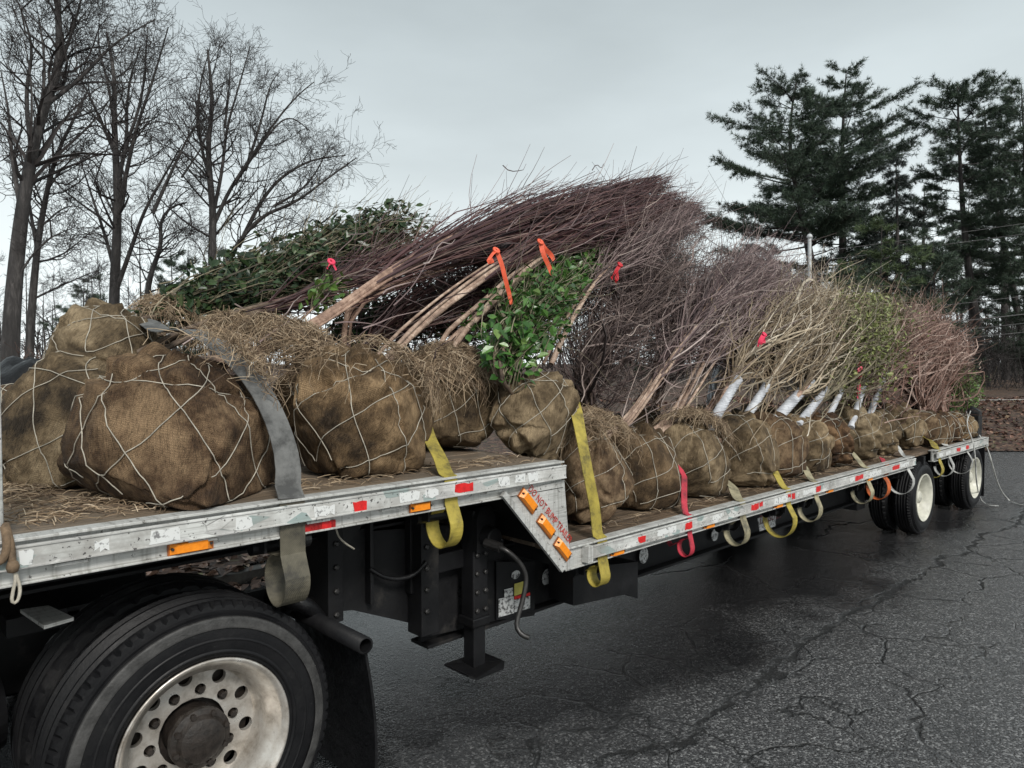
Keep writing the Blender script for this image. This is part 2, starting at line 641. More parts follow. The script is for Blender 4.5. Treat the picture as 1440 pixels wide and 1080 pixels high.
for nm, col in {'strap_grey': (.165, .165, .16), 'strap_yellow': (.42, .335, .06), 'strap_cream': (.38, .34, .22),
                'strap_red': (.50, .035, .06), 'strap_orange': (.60, .13, .025), 'strap_white': (.55, .55, .53), 'strap_olive': (.12, .108, .078)}.items():
    m = MB(nm)
    p = m.pos()
    f = m.noise(p, 9, 5, .7)
    wv = m.n('TexWave', Scale=90, Distortion=.6)
    wv.bands_direction = 'DIAGONAL'
    m.ln(p, wv.inputs['Vector'])
    c = m.ramp(f, [(.36, [x * .28 + .012 for x in col]), (.5, [x * .85 for x in col]), (.68, [min(1, x * 1.25) for x in col])])
    c = m.mix(m.math('MULTIPLY', wv.outputs['Fac'], .2), c, [x * .3 for x in col])
    m.out(c, .62, m.bump(wv.outputs['Fac'], .3, .002))
simple('flag_orange', (.85, .13, .06), .5, var=.2, scale=30)
simple('flag_pink', (.80, .05, .12), .5, var=.2, scale=30)
simple('flag_red', (.55, .03, .04), .5, var=.2, scale=30)
simple('pole_grey', (.5, .52, .53), .5, var=.15)
simple('wire_black', (.02, .02, .022), .6)
simple('rail_wood', (.32, .31, .29), .8, var=.3)
simple('kerb_stone', (.13, .122, .11), .8, var=.45, scale=9, bump=.7, bscale=50, dist=.01)

# wet worn asphalt: aggregate, wet film, cracks
m = MB('asphalt')
p = m.pos()
xyz = m.n('SeparateXYZ')
m.ln(p, xyz.inputs[0])
agg = m.n('TexVoronoi', Scale=100, Randomness=1.0)
m.ln(p, agg.inputs['Vector'])
ag2 = m.noise(p, 120, 3, .6)
ag3 = m.noise(p, 30, 4, .65)
big = m.noise(p, .55, 5, .6)
med = m.noise(p, 3.3, 5, .6)
stone = m.n('SeparateColor')
m.ln(agg.outputs['Color'], stone.inputs[0])
c = m.ramp(stone.outputs[0], [(0, (.024, .024, .025)), (.4, (.06, .06, .061)), (.75, (.115, .115, .117)), (.93, (.30, .298, .297))])
c = m.mix(m.ramp(ag3, [(.36, .8), (.55, 0.0)]), c, (.045, .045, .046))
# water film beside and under the trailer, its dark reflection partly put into colour
wet_reflect = m.math('ADD', m.math('ADD', xyz.outputs['Y'], m.math('MULTIPLY', big, 2.6)), m.math('MULTIPLY', med, .9))
wet_reflect = m.math('MULTIPLY', m.ramp(m.math('MULTIPLY', wet_reflect, .22), [(.79, 0.0), (.97, 1.0)]), m.ramp(m.math('MULTIPLY', xyz.outputs['X'], .05), [(.5, 1.0), (.62, .1)]))
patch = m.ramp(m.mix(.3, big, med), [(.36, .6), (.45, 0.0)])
wet = m.math('MAXIMUM', wet_reflect, patch)
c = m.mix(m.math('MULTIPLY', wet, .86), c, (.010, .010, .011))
# one long seam beside the trailer with branching cracks around it
warp = m.noise(m.pos((1, 1, 1)), 1.7, 6, .68)
warp2 = m.noise(m.pos((1, 1, 1)), .45, 3, .5)
line = m.math('ADD', xyz.outputs['Y'], m.math('ADD', m.math('MULTIPLY', warp, -.62), m.math('MULTIPLY', warp2, -.5)))
d1 = m.math('ABSOLUTE', m.math('SUBTRACT', line, 1.58))
d2 = m.math('ABSOLUTE', m.math('SUBTRACT', line, 1.86))
d3 = m.math('ABSOLUTE', m.math('SUBTRACT', line, -1.2))
seam = m.math('MULTIPLY', m.ramp(d1, [(0, 1.0), (.016, .95), (.038, 0.0)]), m.ramp(m.noise(p, 2.3, 4), [(.38, .25), (.5, 1.0)]))
seam2 = m.math('MULTIPLY', m.ramp(d2, [(0, 1.0), (.012, 0.0)]), m.ramp(med, [(.45, 0.0), (.55, 1.0)]))
seam3 = m.math('MULTIPLY', m.ramp(d3, [(0, 1.0), (.014, 0.0)]), m.ramp(med, [(.42, 0.0), (.5, 1.0)]))
vw = m.n('VectorMath', _operation='ADD')
vs = m.n('VectorMath', _operation='SCALE')
vs.inputs['Scale'].default_value = .35
wc = m.n('TexNoise', Scale=3.0, Detail=5)
m.ln(p, wc.inputs['Vector'])
m.ln(wc.outputs['Color'], vs.inputs[0])
m.ln(p, vw.inputs[0])
m.ln(vs.outputs[0], vw.inputs[1])
al = m.n('TexVoronoi', _feature='DISTANCE_TO_EDGE', Scale=1.7)
m.ln(vw.outputs[0], al.inputs['Vector'])
near = m.ramp(m.math('ABSOLUTE', m.math('SUBTRACT', line, 1.5)), [(.4, 1.0), (1.5, 0.0)])
allig = m.math('MULTIPLY', m.ramp(al.outputs['Distance'], [(0, 1.0), (.022, 0.0)]), m.math('MULTIPLY', near, m.ramp(m.noise(p, 1.1, 4), [(.40, 0.0), (.50, 1.0)])))
al2 = m.n('TexVoronoi', _feature='DISTANCE_TO_EDGE', Scale=.42)
m.ln(vw.outputs[0], al2.inputs['Vector'])
far_ = m.math('MULTIPLY', m.ramp(al2.outputs['Distance'], [(0, 1.0), (.008, 0.0)]), m.ramp(m.noise(p, .8, 4), [(.48, 0.0), (.56, .9)]))
crack = m.math('MAXIMUM', m.math('MAXIMUM', seam, seam2), m.math('MAXIMUM', m.math('MAXIMUM', allig, far_), seam3))
c = m.mix(crack, c, (.006, .006, .006))
rg = m.mix(wet, m.ramp(ag3, [(.3, .30), (.7, .12)]), m.ramp(ag3, [(.3, .20), (.7, .07)]))
rg = m.mix(crack, rg, .8)
hgt = m.math('SUBTRACT', m.math('ADD', m.math('MULTIPLY', agg.outputs['Distance'], -.7), m.math('ADD', m.math('MULTIPLY', ag2, .5), m.math('MULTIPLY', ag3, .9))), m.math('MULTIPLY', crack, 3.2))
nrm = m.bump(hgt, .75, .014)
m.ln(m.ramp(wet, [(0, .6), (1, .2)]), nrm.node.inputs['Strength'])
nrm = m.bump(med, .2, .02, nrm)
m.out(c, rg, nrm)
m.set(Specular__IOR__Level=.5)

m = MB('leafy_soil')
p = m.pos()
vo = m.n('TexVoronoi', Scale=15, Randomness=1.0)
m.ln(p, vo.inputs['Vector'])
sc_ = m.n('SeparateColor')
m.ln(vo.outputs['Color'], sc_.inputs[0])
c = m.ramp(sc_.outputs[0], [(0, (.022, .014, .010)), (.3, (.06, .032, .022)), (.6, (.11, .06, .04)), (.85, (.17, .10, .066)), (1, (.05, .06, .022))])
c = m.mix(m.ramp(m.noise(p, .9, 5), [(.4, 0.0), (.66, .75)]), c, (.04, .028, .02))
m.out(c, .8, m.bump(vo.outputs['Distance'], .8, .03))

m = MB('wood_floor')
p = m.pos()
c = m.ramp(m.noise(p, 2.2, 6, .7), [(.35, (.03, .022, .017)), (.55, (.07, .052, .04)), (.72, (.12, .095, .075))])
m.out(c, .9, m.bump(m.noise(p, 9, 5), .8, .06))

# ------------------------------------------------------------------ ground, kerb, bank
RNG = np.random.default_rng(7)
g = G()
xs = np.concatenate([[-60, -20], np.arange(-6, 30, 2.0), [40, 80, 200]])
ys = np.concatenate([[-200, -60, -20], np.arange(-8, 20, 2.0), [40, 200]])
X, Y = np.meshgrid(xs, ys, indexing='ij')
V = np.stack([X, Y, np.zeros_like(X)], -1).reshape(-1, 3)
ny = len(ys)
F = [(i * ny + j, (i + 1) * ny + j, (i + 1) * ny + j + 1, i * ny + j + 1) for i in range(len(xs) - 1) for j in range(ny - 1)]
g.add(V, F)
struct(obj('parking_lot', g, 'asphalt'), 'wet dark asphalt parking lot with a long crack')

# kerb path: parallel to the trailer, then bending away to the right
KP = [(-40, 6.05), (0, 6.05), (6, 6.05), (12, 6.05), (14.4, 5.85), (15.8, 5.2), (17.2, 4.2), (22, -0.45), (30, -8.2), (60, -37.3), (120, -95)]
def resample(P, step):
    P = np.asarray(P, float)
    o = [P[0]]
    for a, b in zip(P[:-1], P[1:]):
        n = max(1, int(np.linalg.norm(b - a) / step))
        for k in range(1, n + 1):
            o.append(a + (b - a) * k / n)
    return np.array(o)
kp = resample(KP, 1.0)
kt = unit(np.gradient(kp, axis=0))
kn = np.stack([-kt[:, 1], kt[:, 0]], 1)           # outward (away from the lot)
def bank_z(x, y, s):
    t = np.clip((x - 9) / 7, 0, 1)
    rise = np.clip(s / 5.5, 0, 1)
    rise = rise * rise * (3 - 2 * rise)
    z = .12 - t * .135 * np.clip(1 - s / .5, 0, 1) + t * .62 * rise + (1 - t) * .25 * np.clip(s / 25, 0, 1)
    return z + .035 * nz(np.stack([x, y, 0 * x], -1), 5, 1.3) * np.clip(s / .6, 0, 1)
offs = np.array([.14, .22, .3, .45, .6, 1, 1.5, 2, 2.6, 3.3, 4, 5, 6, 8, 10, 14, 20, 30, 60, 160])
V = []
for s_ in offs:
    q = kp + kn * s_
    V.append(np.column_stack([q, bank_z(q[:, 0], q[:, 1], np.full(len(q), s_))]))
V = np.stack(V, 1)                                   # (n, len(offs), 3)
n_, m_ = V.shape[:2]
F = [(i * m_ + j, (i + 1) * m_ + j, (i + 1) * m_ + j + 1, i * m_ + j + 1) for i in range(n_ - 1) for j in range(m_ - 1)]
struct(obj('leafy_bank', G().add(V.reshape(-1, 3), F), 'leafy_soil', smooth=True), 'bank covered in brown fallen leaves beyond the kerb')
# kerb stones, one by one where they show, plain run elsewhere
kerb = struct(obj('kerb', G().prism([(-40, 6.05, -.02), (-40, 6.19, -.02), (-40, 6.19, .11), (-40, 6.05, .11)], (38.9, 0, 0)), 'kerb_stone'), 'low stone kerb along the lot')
ks = G().box((-.49, 0, -.02), (.49, .14, .10)).mesh('kerb_stone')
ks.materials.append(MAT['kerb_stone'])
acc = -.55
for a, b in zip(kp[:-1], kp[1:]):
    L = np.linalg.norm(b - a)
    t = (b - a) / L
    if a[0] < -1 or a[0] > 13:
        continue
    c_ = (a + b) / 2
    o = inst('kerb_block', ks, kerb, (c_[0], c_[1], RNG.uniform(-.012, .006)), (RNG.normal(0, .015), 0, math.atan2(t[1], t[0]) + RNG.normal(0, .008)))

# fallen leaves lying on the bank and along the kerb
def leaf_batch(P, nrm_jit, size, rng, up=(0, 0, 1), fold=.25, aspect=.55):
    """folded leaves (4 verts, 2 triangles... as two quads) at points P; returns verts, faces"""
    N = len(P)
    nv = unit(np.asarray(up, float) + rng.normal(size=(N, 3)) * nrm_jit)
    a = unit(np.cross(nv, rng.normal(size=(N, 3))))
    b = np.cross(nv, a)
    L = (np.asarray(size) * rng.uniform(.5, 1.3, N))[:, None]
    w = L * aspect
    base = P - a * L * .5
    tip = P + a * L * .5
    m1 = P + a * L * .02
    l1 = P - a * L * .08 + b * w * .5 + nv * L * fold * .5
    r1 = P - a * L * .08 - b * w * .5 + nv * L * fold * .5
    l2 = P + a * L * .25 + b * w * .36 + nv * L * fold * .4
    r2 = P + a * L * .25 - b * w * .36 + nv * L * fold * .4
    V = np.stack([base, m1, tip, l1, l2, r1, r2], 1)
    k = np.arange(N)[:, None] * 7
    F = np.concatenate([k + [0, 3, 1, 1], ], 0)
    tri = np.concatenate([k + np.array([[0, 1, 3]]), k + np.array([[0, 5, 1]]), k + np.array([[1, 4, 3]]), k + np.array([[1, 2, 4]]), k + np.array([[1, 5, 6]]), k + np.array([[1, 6, 2]])])
    return V.reshape(-1, 3), tri

g = G()
rng = np.random.default_rng(11)
pts = []
n = 7000
x = rng.uniform(-1, 9, n); s_ = rng.uniform(.15, 5, n)
pts.append(np.column_stack([x, 6.05 + s_, bank_z(x, 6.05 + s_, s_) + .012]))
n = 500
x = rng.uniform(-1, 9, n); y = 6.03 - np.abs(rng.normal(0, .16, n))
pts.append(np.column_stack([x, y, np.full(n, .012)]))
n = 420
x = rng.uniform(-1, 9, n)
pts.append(np.column_stack([x, rng.uniform(6.04, 6.2, n), np.full(n, .112)]))
i = rng.integers(0, len(kp) - 1, 200000)
i = i[(kp[i, 0] > 13) & (kp[i, 0] < 28)][:11000]
s_ = rng.uniform(.12, 7.5, len(i)) ** 1.0
q = kp[i] + kn[i] * s_[:, None] + kt[i] * rng.uniform(-.5, .5, (len(i), 1))
pts.append(np.column_stack([q, bank_z(q[:, 0], q[:, 1], s_) + .02]))
g2_ = G().add(*leaf_batch(np.vstack(pts[:3]), .45, .10, rng, aspect=.7))
o = obj('fallen_leaves', g2_, 'litter_brightened', kind='stuff')
tag(o, 'fallen leaves along the kerb under the trailer, brightness put into their colour', 'leaves', kind='stuff')
g.add(*leaf_batch(pts[3], .45, .10, rng, aspect=.7))
o = obj('fallen_leaves', g, 'litter', kind='stuff')
tag(o, 'dark reddish fallen leaves covering the bank at right', 'leaves', kind='stuff')

# ------------------------------------------------------------------ trees behind
def grow(rng, P0, d, L, r, lvl, out, K=6, up=.15, wob=.16, spread=(.45, .85), kids=(5, 8), minlen=.22, ratio=(.35, .6)):
    """recursive branch: appends (path, radii, level)"""
    d = unit(d)
    t = np.linspace(0, 1, K)[:, None]
    side = unit(np.cross(d, rng.normal(size=3)))
    side2 = unit(np.cross(d, side))
    c1 = rng.normal(0, wob)
    c2 = rng.normal(0, wob * .6)
    path = P0 + d * L * t + np.array([0, 0, 1.0]) * up * L * t ** 2 + side * L * c1 * np.sin(t * 2.4) * t + side2 * L * c2 * np.sin(t * 5)
    rad = r * (1 - .82 * t[:, 0])
    out.append((path, rad, lvl))
    if lvl <= 0:
        return
    n = rng.integers(*kids)
    for k in range(n):
        u = rng.uniform(.18, .98)
        i = min(K - 2, int(u * (K - 1)))
        f = u * (K - 1) - i
        p = path[i] * (1 - f) + path[i + 1] * f
        tan = unit(path[i + 1] - path[i])
        a = rng.uniform(*spread)
        s = unit(np.cross(tan, rng.normal(size=3)))
        nd = tan * math.cos(a) + s * math.sin(a)
        nl = max(minlen, L * rng.uniform(*ratio) * (1.1 - .5 * u))
        grow(rng, p, nd, nl, max(.006, rad[i] * .62), lvl - 1, out, K, up, wob, spread, kids, minlen, ratio)

def densify(P, K):
    """smooth polyline through P resampled to K points"""
    P = np.asarray(P, float)
    for _ in range(2):
        Q = [P[0]]
        for a, b in zip(P[:-1], P[1:]):
            Q += [a * .75 + b * .25, a * .25 + b * .75]
        Q.append(P[-1])
        P = np.array(Q)
    s = np.concatenate([[0], np.cumsum(np.linalg.norm(np.diff(P, axis=0), axis=1))])
    u = np.linspace(0, s[-1], K)
    return np.stack([np.interp(u, s, P[:, k]) for k in range(3)], 1)

def bare_tree(name, label, D, trunk, limbs, wtop, seed, kids=(3, 6), lvl=3, group=None, ground=.3, twig_up=.04):
    rng = np.random.default_rng(seed)
    base = atD(trunk[0][0], trunk[0][1], D)
    T = [np.array([base[0], base[1], ground - .15])] + [atD(px, py, D) for px, py in trunk]
    root = thing(name, label, 'tree', (T[0][0], T[0][1], ground), group)
    tk = densify(T, 26)
    r0 = wtop * D / FPX * .5
    tr = r0 * np.linspace(1, .12, 26) ** .8
    g = G().tubes(tk, tr, 10)
    outl = []
    starts = []
    for L in limbs:
        dz = rng.uniform(-.35, .35)
        pts = [atD(px, py, D) for px, py in L]
        ln = sum(np.linalg.norm(b - a) for a, b in zip(pts[:-1], pts[1:]))
        pts = [q + _F * dz * ln * (i / (len(pts) - 1)) ** 1.3 for i, q in enumerate(pts)]
        k = np.argmin(np.linalg.norm(tk - pts[0], axis=1))
        r = min(tr[k] * .62, max(.026, ln * .016))
        lk = densify(pts, 18)
        starts.append((lk, r * np.linspace(1, .16, 18) ** .85, ln))
        g.tubes(lk, r * np.linspace(1, .16, 18) ** .85, 7)
    obj('trunk', g, 'bark_tree', root, smooth=True)
    starts.append((tk[9:], tr[9:], np.linalg.norm(tk[-1] - tk[9])))
    for lk, lr, ln in starts:
        n = int(10 + ln * 2.8)
        for _ in range(n):
            u = rng.uniform(.22, 1.0)
            i = min(len(lk) - 2, int(u * (len(lk) - 1)))
            tan = unit(lk[i + 1] - lk[i])
            a = rng.uniform(.45, 1.15)
            s = unit(np.cross(tan, rng.normal(size=3)))
            nd = tan * math.cos(a) + s * math.sin(a) + np.array([0, 0, .06])
            grow(rng, lk[i], nd, min(2.6, ln * rng.uniform(.22, .5)) * (1.15 - .55 * u), max(.010, lr[i] * .5), lvl - 1, outl, 6, twig_up, .24, (.45, 1.05), kids, .3, (.35, .62))
    g = G()
    PA = np.array([o[0] for o in outl])
    RA = np.maximum(np.array([o[1] for o in outl]) * .8, .0042)
    g.tubes(PA, RA, 3, seed)
    obj('branches', g, 'bark_far', root, kind='stuff')
    return root

bare_tree('bare_tree', 'tall bare tree with thick leaning trunk at the left edge', 16,
          [(14, 500), (18, 420), (30, 300), (45, 215), (62, 150), (85, 95), (82, 20), (78, -60)],
          [[(30, 300), (8, 210), (-5, 150), (-30, 80)], [(45, 215), (32, 130), (42, 60), (12, -10)], [(62, 150), (110, 108), (150, 52), (205, 12)],
           [(85, 95), (118, 30), (150, -30)], [(52, 190), (60, 120), (55, 60), (40, 0)], [(85, 95), (88, 40), (110, -20)], [(18, 400), (60, 340), (110, 320)]], 27, 21)
bare_tree('bare_tree', 'slim bare tree with two stems just right of the thick edge trunk', 19,
          [(40, 505), (48, 390), (56, 320), (75, 225), (100, 175), (122, 130)],
          [[(52, 350), (44, 290), (38, 220), (20, 170)], [(66, 270), (90, 240), (130, 215)], [(56, 320), (100, 290), (140, 300)], [(75, 225), (70, 170), (80, 120)], [(48, 420), (90, 400), (140, 380)]], 14, 22)
bare_tree('bare_tree', 'tall bare tree with straight trunk behind the front root balls', 22,
          [(159, 500), (161, 400), (166, 300), (163, 220), (160, 160), (162, 110), (150, 45)],
          [[(162, 385), (145, 330), (120, 270), (98, 215)], [(164, 310), (140, 262), (112, 232)], [(163, 410), (190, 350), (215, 300), (255, 250), (282, 222)],
           [(167, 295), (185, 240), (205, 190), (235, 140), (268, 70)], [(166, 255), (176, 200), (172, 120), (186, 55)], [(215, 300), (240, 230), (262, 165), (292, 140)],
           [(163, 220), (145, 170), (126, 120), (104, 80)], [(166, 280), (178, 220), (215, 150), (230, 60)], [(161, 180), (150, 120), (130, 60), (125, 20)], [(255, 250), (290, 200), (300, 160)]], 18, 23)
bare_tree('bare_tree', 'broad bare tree spreading right above the evergreen bundle', 24,
          [(300, 500), (300, 400), (298, 350), (300, 300), (295, 250), (292, 200), (300, 150), (292, 70)],
          [[(303, 400), (330, 350), (370, 305), (420, 290), (470, 255), (508, 232)], [(300, 318), (322, 270), (350, 230), (385, 180), (420, 140), (446, 122)],
           [(300, 300), (312, 240), (316, 180), (335, 110), (347, 60)], [(335, 348), (375, 265), (430, 225), (486, 218)], [(297, 395), (282, 345), (258, 330)],
           [(295, 250), (280, 200), (275, 130), (292, 60)], [(330, 258), (370, 190), (398, 150), (425, 170)], [(303, 405), (345, 370), (400, 340), (455, 330), (490, 310)],
           [(345, 240), (365, 170), (375, 110), (385, 90)], [(385, 290), (430, 260), (460, 190)], [(316, 180), (320, 120), (318, 60)]], 16, 24)
bare_tree('bare_tree', 'small crooked bare tree between the two tall bare trees', 27,
          [(202, 500), (205, 430), (211, 385), (228, 345), (224, 312), (240, 290), (262, 285)],
          [[(228, 348), (255, 325), (285, 322)], [(211, 385), (190, 372), (165, 350)], [(224, 318), (216, 290), (222, 260)], [(205, 420), (240, 410), (290, 385)], [(240, 290), (265, 270), (300, 262)]], 13, 25, kids=(3, 6))

def pine(name, label, D, trunk, w, crown, seed, mat='needle', whorl=.46, tuft=8, droop=0.0, group=None, base_t=.3, ground=.7, dens=1.0, blade=.21):
    """trunk: pixel polyline base->top; crown: list of (t, radius m) along trunk"""
    rng = np.random.default_rng(seed)
    b = atD(*trunk[0], D)
    T = [np.array([b[0], b[1], min(ground, b[2]) - .1])] + [atD(px, py, D) for px, py in trunk]
    root = thing(name, label, 'tree', (T[0][0], T[0][1], T[0][2]), group)
    tk = densify(T, 30)
    H = tk[-1, 2] - tk[0, 2]
    r0 = w * D / FPX * .5
    obj('trunk', G().tubes(tk, r0 * np.linspace(1, .08, 30), 8), 'bark_pine', root, smooth=True)
    ct = np.array(crown)
    br, brr, tp, td = [], [], [], []
    z = base_t
    while z < .995:
        R = np.interp(z, ct[:, 0], ct[:, 1])
        k = z * 29
        i = min(28, int(k))
        p = tk[i] + (tk[i + 1] - tk[i]) * (k - i)
        n = rng.integers(3, 6)
        a0 = rng.uniform(0, 6.28)
        for j in range(n):
            a = a0 + j * 6.28 / n + rng.normal(0, .35)
            L = R * rng.uniform(.4, 1.2)
            if L < .15:
                continue
            hd = np.array([math.cos(a), math.sin(a), 0])
            kz = np.clip(k + rng.normal(0, .45 * 29 / max(H, 1)), 0, 28.99)
            p = tk[int(kz)] + (tk[int(kz) + 1] - tk[int(kz)]) * (kz - int(kz))
            rise = rng.uniform(-.05, .3) + .55 * max(0, z - .6) - droop
            t = np.linspace(0, 1, 7)[:, None]
            sd = np.array([-hd[1], hd[0], 0])
            path = p + hd * L * t + np.array([0, 0, 1]) * L * (rise * t + (.16 - droop * .6) * t ** 2.5) + sd * L * rng.normal(0, .12) * t ** 2
            br.append(path)
            brr.append(np.linspace(max(.012, L * .014), .006, 7))
            nsub = int((8 + L * 9) * dens)
            for q in range(nsub):
                u = rng.uniform(.25, 1.0) ** .8
                ii = min(5, int(u * 6))
                pp = path[ii] + (path[ii + 1] - path[ii]) * (u * 6 - ii)
                sl = L * rng.uniform(.12, .36) * (1.25 - .7 * u) + .18
                aa = rng.choice([-1, 1]) * rng.uniform(.4, 1.1)
                dd = hd * math.cos(aa) + sd * math.sin(aa) + np.array([0, 0, rng.normal(.22 - droop, .22)])
                dd = unit(dd)
                m = max(4, int(sl / .085))
                s = rng.uniform(.15, 1.0, m)[:, None]
                tp.append(pp + dd * sl * s + rng.normal(0, .035, (m, 3)))
                td.append(np.repeat(dd[None], m, 0))
                ss = np.linspace(0, 1, 7)[:, None]
                br.append(pp + dd * sl * ss)
                brr.append(np.linspace(.007, .004, 7))
        z += whorl / H * rng.uniform(.55, 1.3)
    obj('limbs', G().tubes(np.array(br), np.array(brr), 3, seed), 'bark_pine', root, kind='stuff')
    TP = np.vstack(tp)
    TD = np.vstack(td)
    N = len(TP)
    g = G()
    TPr = np.repeat(TP, tuft, 0)
    dirs = unit(np.repeat(TD, tuft, 0) * .8 + rng.normal(size=(N * tuft, 3)) * .75 + np.array([0, 0, .18 - droop * 1.2]))
    Ln = (blade * rng.uniform(.6, 1.2, N * tuft))[:, None]
    sd = unit(np.cross(dirs, rng.normal(size=dirs.shape)))
    wd = .019 + 0 * Ln
    Vv = np.stack([TPr - sd * wd * .5, TPr + sd * wd * .5, TPr + dirs * Ln], 1)
    g.add(Vv.reshape(-1, 3), np.arange(N * tuft * 3).reshape(-1, 3))
    obj('needles', g, mat, root, kind='stuff')
    return root

pine('pine_tree', 'tall white pine with forked leaning stems, left of the pine pair', 34,
     [(1165, 520), (1150, 420), (1130, 310), (1110, 220), (1112, 160), (1122, 103)], 17,
     [(.3, 2.4), (.4, 4.2), (.55, 3.8), (.7, 3.1), (.85, 2.3), (.95, 1.0), (1, .3)], 31, base_t=.28)
pine('pine_tree', 'tall straight white pine standing right of the forked pine', 35,
     [(1184, 520), (1185, 390), (1185, 280), (1184, 200), (1190, 100)], 17,
     [(.28, 1.8), (.4, 3.2), (.55, 3.4), (.7, 3.4), (.85, 2.5), (.95, 1.0), (1, .3)], 32, base_t=.34)
pine('spruce_tree', 'dark drooping spruce between the two groups of pines', 31,
     [(1263, 520), (1263, 430), (1262, 330), (1260, 225)], 12,
     [(.2, 1.9), (.5, 1.8), (.75, 1.3), (.92, .6), (1, .1)], 33, mat='needle_spruce', droop=.42, base_t=.12, whorl=.4)
pine('pine_tree', 'open white pine with long bare trunk right of the spruce', 32,
     [(1385, 540), (1372, 450), (1358, 350), (1350, 240), (1346, 115)], 15,
     [(.1, 1.2), (.42, 1.7), (.6, 1.9), (.75, 2.2), (.88, 1.8), (.96, .9), (1, .2)], 34, base_t=.30, whorl=.46, dens=1.0)
pine('pine_tree', 'slender leaning pine second from the right edge', 33,
     [(1448, 540), (1432, 440), (1408, 330), (1392, 240), (1384, 150)], 12,
     [(.1, 1.2), (.5, 1.4), (.7, 1.8), (.85, 1.5), (.95, .8), (1, .2)], 35, base_t=.34, whorl=.46, dens=1.0)
pine('pine_tree', 'dark pine crown cut off by the right edge', 30,
     [(1462, 540), (1455, 420), (1445, 300), (1436, 118)], 13,
     [(.1, 1.4), (.5, 1.6), (.7, 1.9), (.85, 1.6), (.95, .8), (1, .2)], 36, base_t=.1, whorl=.5, dens=.9)
pine('pine_tree', 'dim pine filling the gap behind the open white pine and leaning pine', 41,
     [(1415, 530), (1412, 400), (1408, 290), (1404, 185)], 12,
     [(.1, 2.2), (.5, 2.6), (.75, 2.2), (.9, 1.2), (1, .3)], 43, base_t=.1, whorl=.55, dens=.9)
pine('pine_tree', 'dim pine behind the spruce, its top below the neighbouring pines', 42,
     [(1300, 530), (1300, 430), (1298, 340), (1300, 265)], 12,
     [(.1, 2.4), (.5, 2.6), (.8, 1.6), (1, .3)], 44, base_t=.1, whorl=.55, dens=.9)
pine('young_pine', 'short lighter green pine in front of the spruce', 27,
     [(1240, 540), (1240, 470), (1238, 400), (1240, 318)], 7,
     [(.1, 1.5), (.4, 1.8), (.7, 1.5), (.9, .7), (1, .2)], 37, mat='needle_lighter', base_t=.15, whorl=.62, dens=.8)
pine('young_pine', 'low bushy pine behind the tan nursery twigs', 26,
     [(1195, 540), (1195, 480), (1192, 385)], 6,
     [(.1, 1.6), (.5, 1.5), (.8, .9), (1, .2)], 38, mat='needle', base_t=.15, whorl=.6)
pine('young_pine', 'dense low pine under the open white pine', 28,
     [(1318, 540), (1316, 470), (1312, 330)], 7,
     [(.1, 1.5), (.5, 1.6), (.8, 1.0), (1, .2)], 39, mat='needle', base_t=.12, whorl=.55, dens=.8)
pine('young_pine', 'small dark pine seen through the bare trees at left', 40,
     [(115, 505), (117, 460), (118, 395)], 6,
     [(.1, 2.3), (.5, 1.9), (.8, 1.0), (1, .1)], 40, mat='needle', base_t=.15, whorl=.6, ground=.4, dens=.7)
pine('young_pine', 'small dark pine behind the crooked bare tree', 42,
     [(245, 505), (244, 440), (240, 352)], 6,
     [(.1, 2.2), (.5, 2.0), (.8, 1.1), (1, .1)], 41, mat='needle', base_t=.1, whorl=.6, ground=.4)
pine('young_pine', 'distant dark pine top behind the reddish twig bundle', 30,
     [(925, 520), (922, 400), (915, 268)], 6,
     [(.2, 1.5), (.6, 1.3), (.85, .7), (1, .1)], 42, mat='needle', base_t=.2, whorl=.6, ground=.4, dens=.8)

# thin trees of the wood behind, each its own; protos copied with their parts
def sapling_proto(seed, H, lean):
    rng = np.random.default_rng(seed)
    t = np.linspace(0, 1, 16)[:, None]
    tk = np.array([0, 0, 0.0]) + np.array([lean, 0, H]) * t + np.array([1, .6, 0]) * .12 * np.sin(t * 5 + seed) * t
    gT = G().tubes(tk, np.linspace(.085, .012, 16), 6)
    outl = []
    for _ in range(34):
        u = rng.uniform(.25, 1)
        i = min(14, int(u * 15))
        a = rng.uniform(0, 6.28)
        d = np.array([math.cos(a), math.sin(a), rng.uniform(.4, 1.2)])
        grow(rng, tk[i], d, H * rng.uniform(.1, .26) * (1.2 - .6 * u), .02 * (1.2 - u) + .006, 2, outl, 6, .1, .2, (.4, .9), (3, 6), .25, (.35, .6))
    gB = G().tubes(np.array([o[0] for o in outl]), np.maximum(np.array([o[1] for o in outl]), .006), 3, seed)
    a, b = gT.mesh('trunk', smooth=True), gB.mesh('branches')
    a.materials.append(MAT['bark_tree'])
    b.materials.append(MAT['bark_far'])
    return a, b
protos = [sapling_proto(50, 8, .5), sapling_proto(51, 9.5, -.4), sapling_proto(52, 7, .2), sapling_proto(53, 8.5, .9)]
spots = []
rng = np.random.default_rng(60)
for px in np.linspace(1255, 1448, 17):
    spots.append((px + rng.uniform(-6, 6), rng.uniform(36, 58), 'thin bare sapling in the dark wood beneath the right pines', 'saplings under the right pines', .7))
for px in list(np.linspace(6, 150, 9)) + list(np.linspace(180, 330, 6)):
    spots.append((px + rng.uniform(-7, 7), rng.uniform(36, 62), 'thin bare sapling in the open wood behind the left trees', 'saplings behind the left trees', .4))
for px in (930, 960, 985, 1010, 1040):
    spots.append((px, rng.uniform(40, 55), 'faint bare sapling showing above the purple twig mass', 'saplings above the purple twigs', .5))
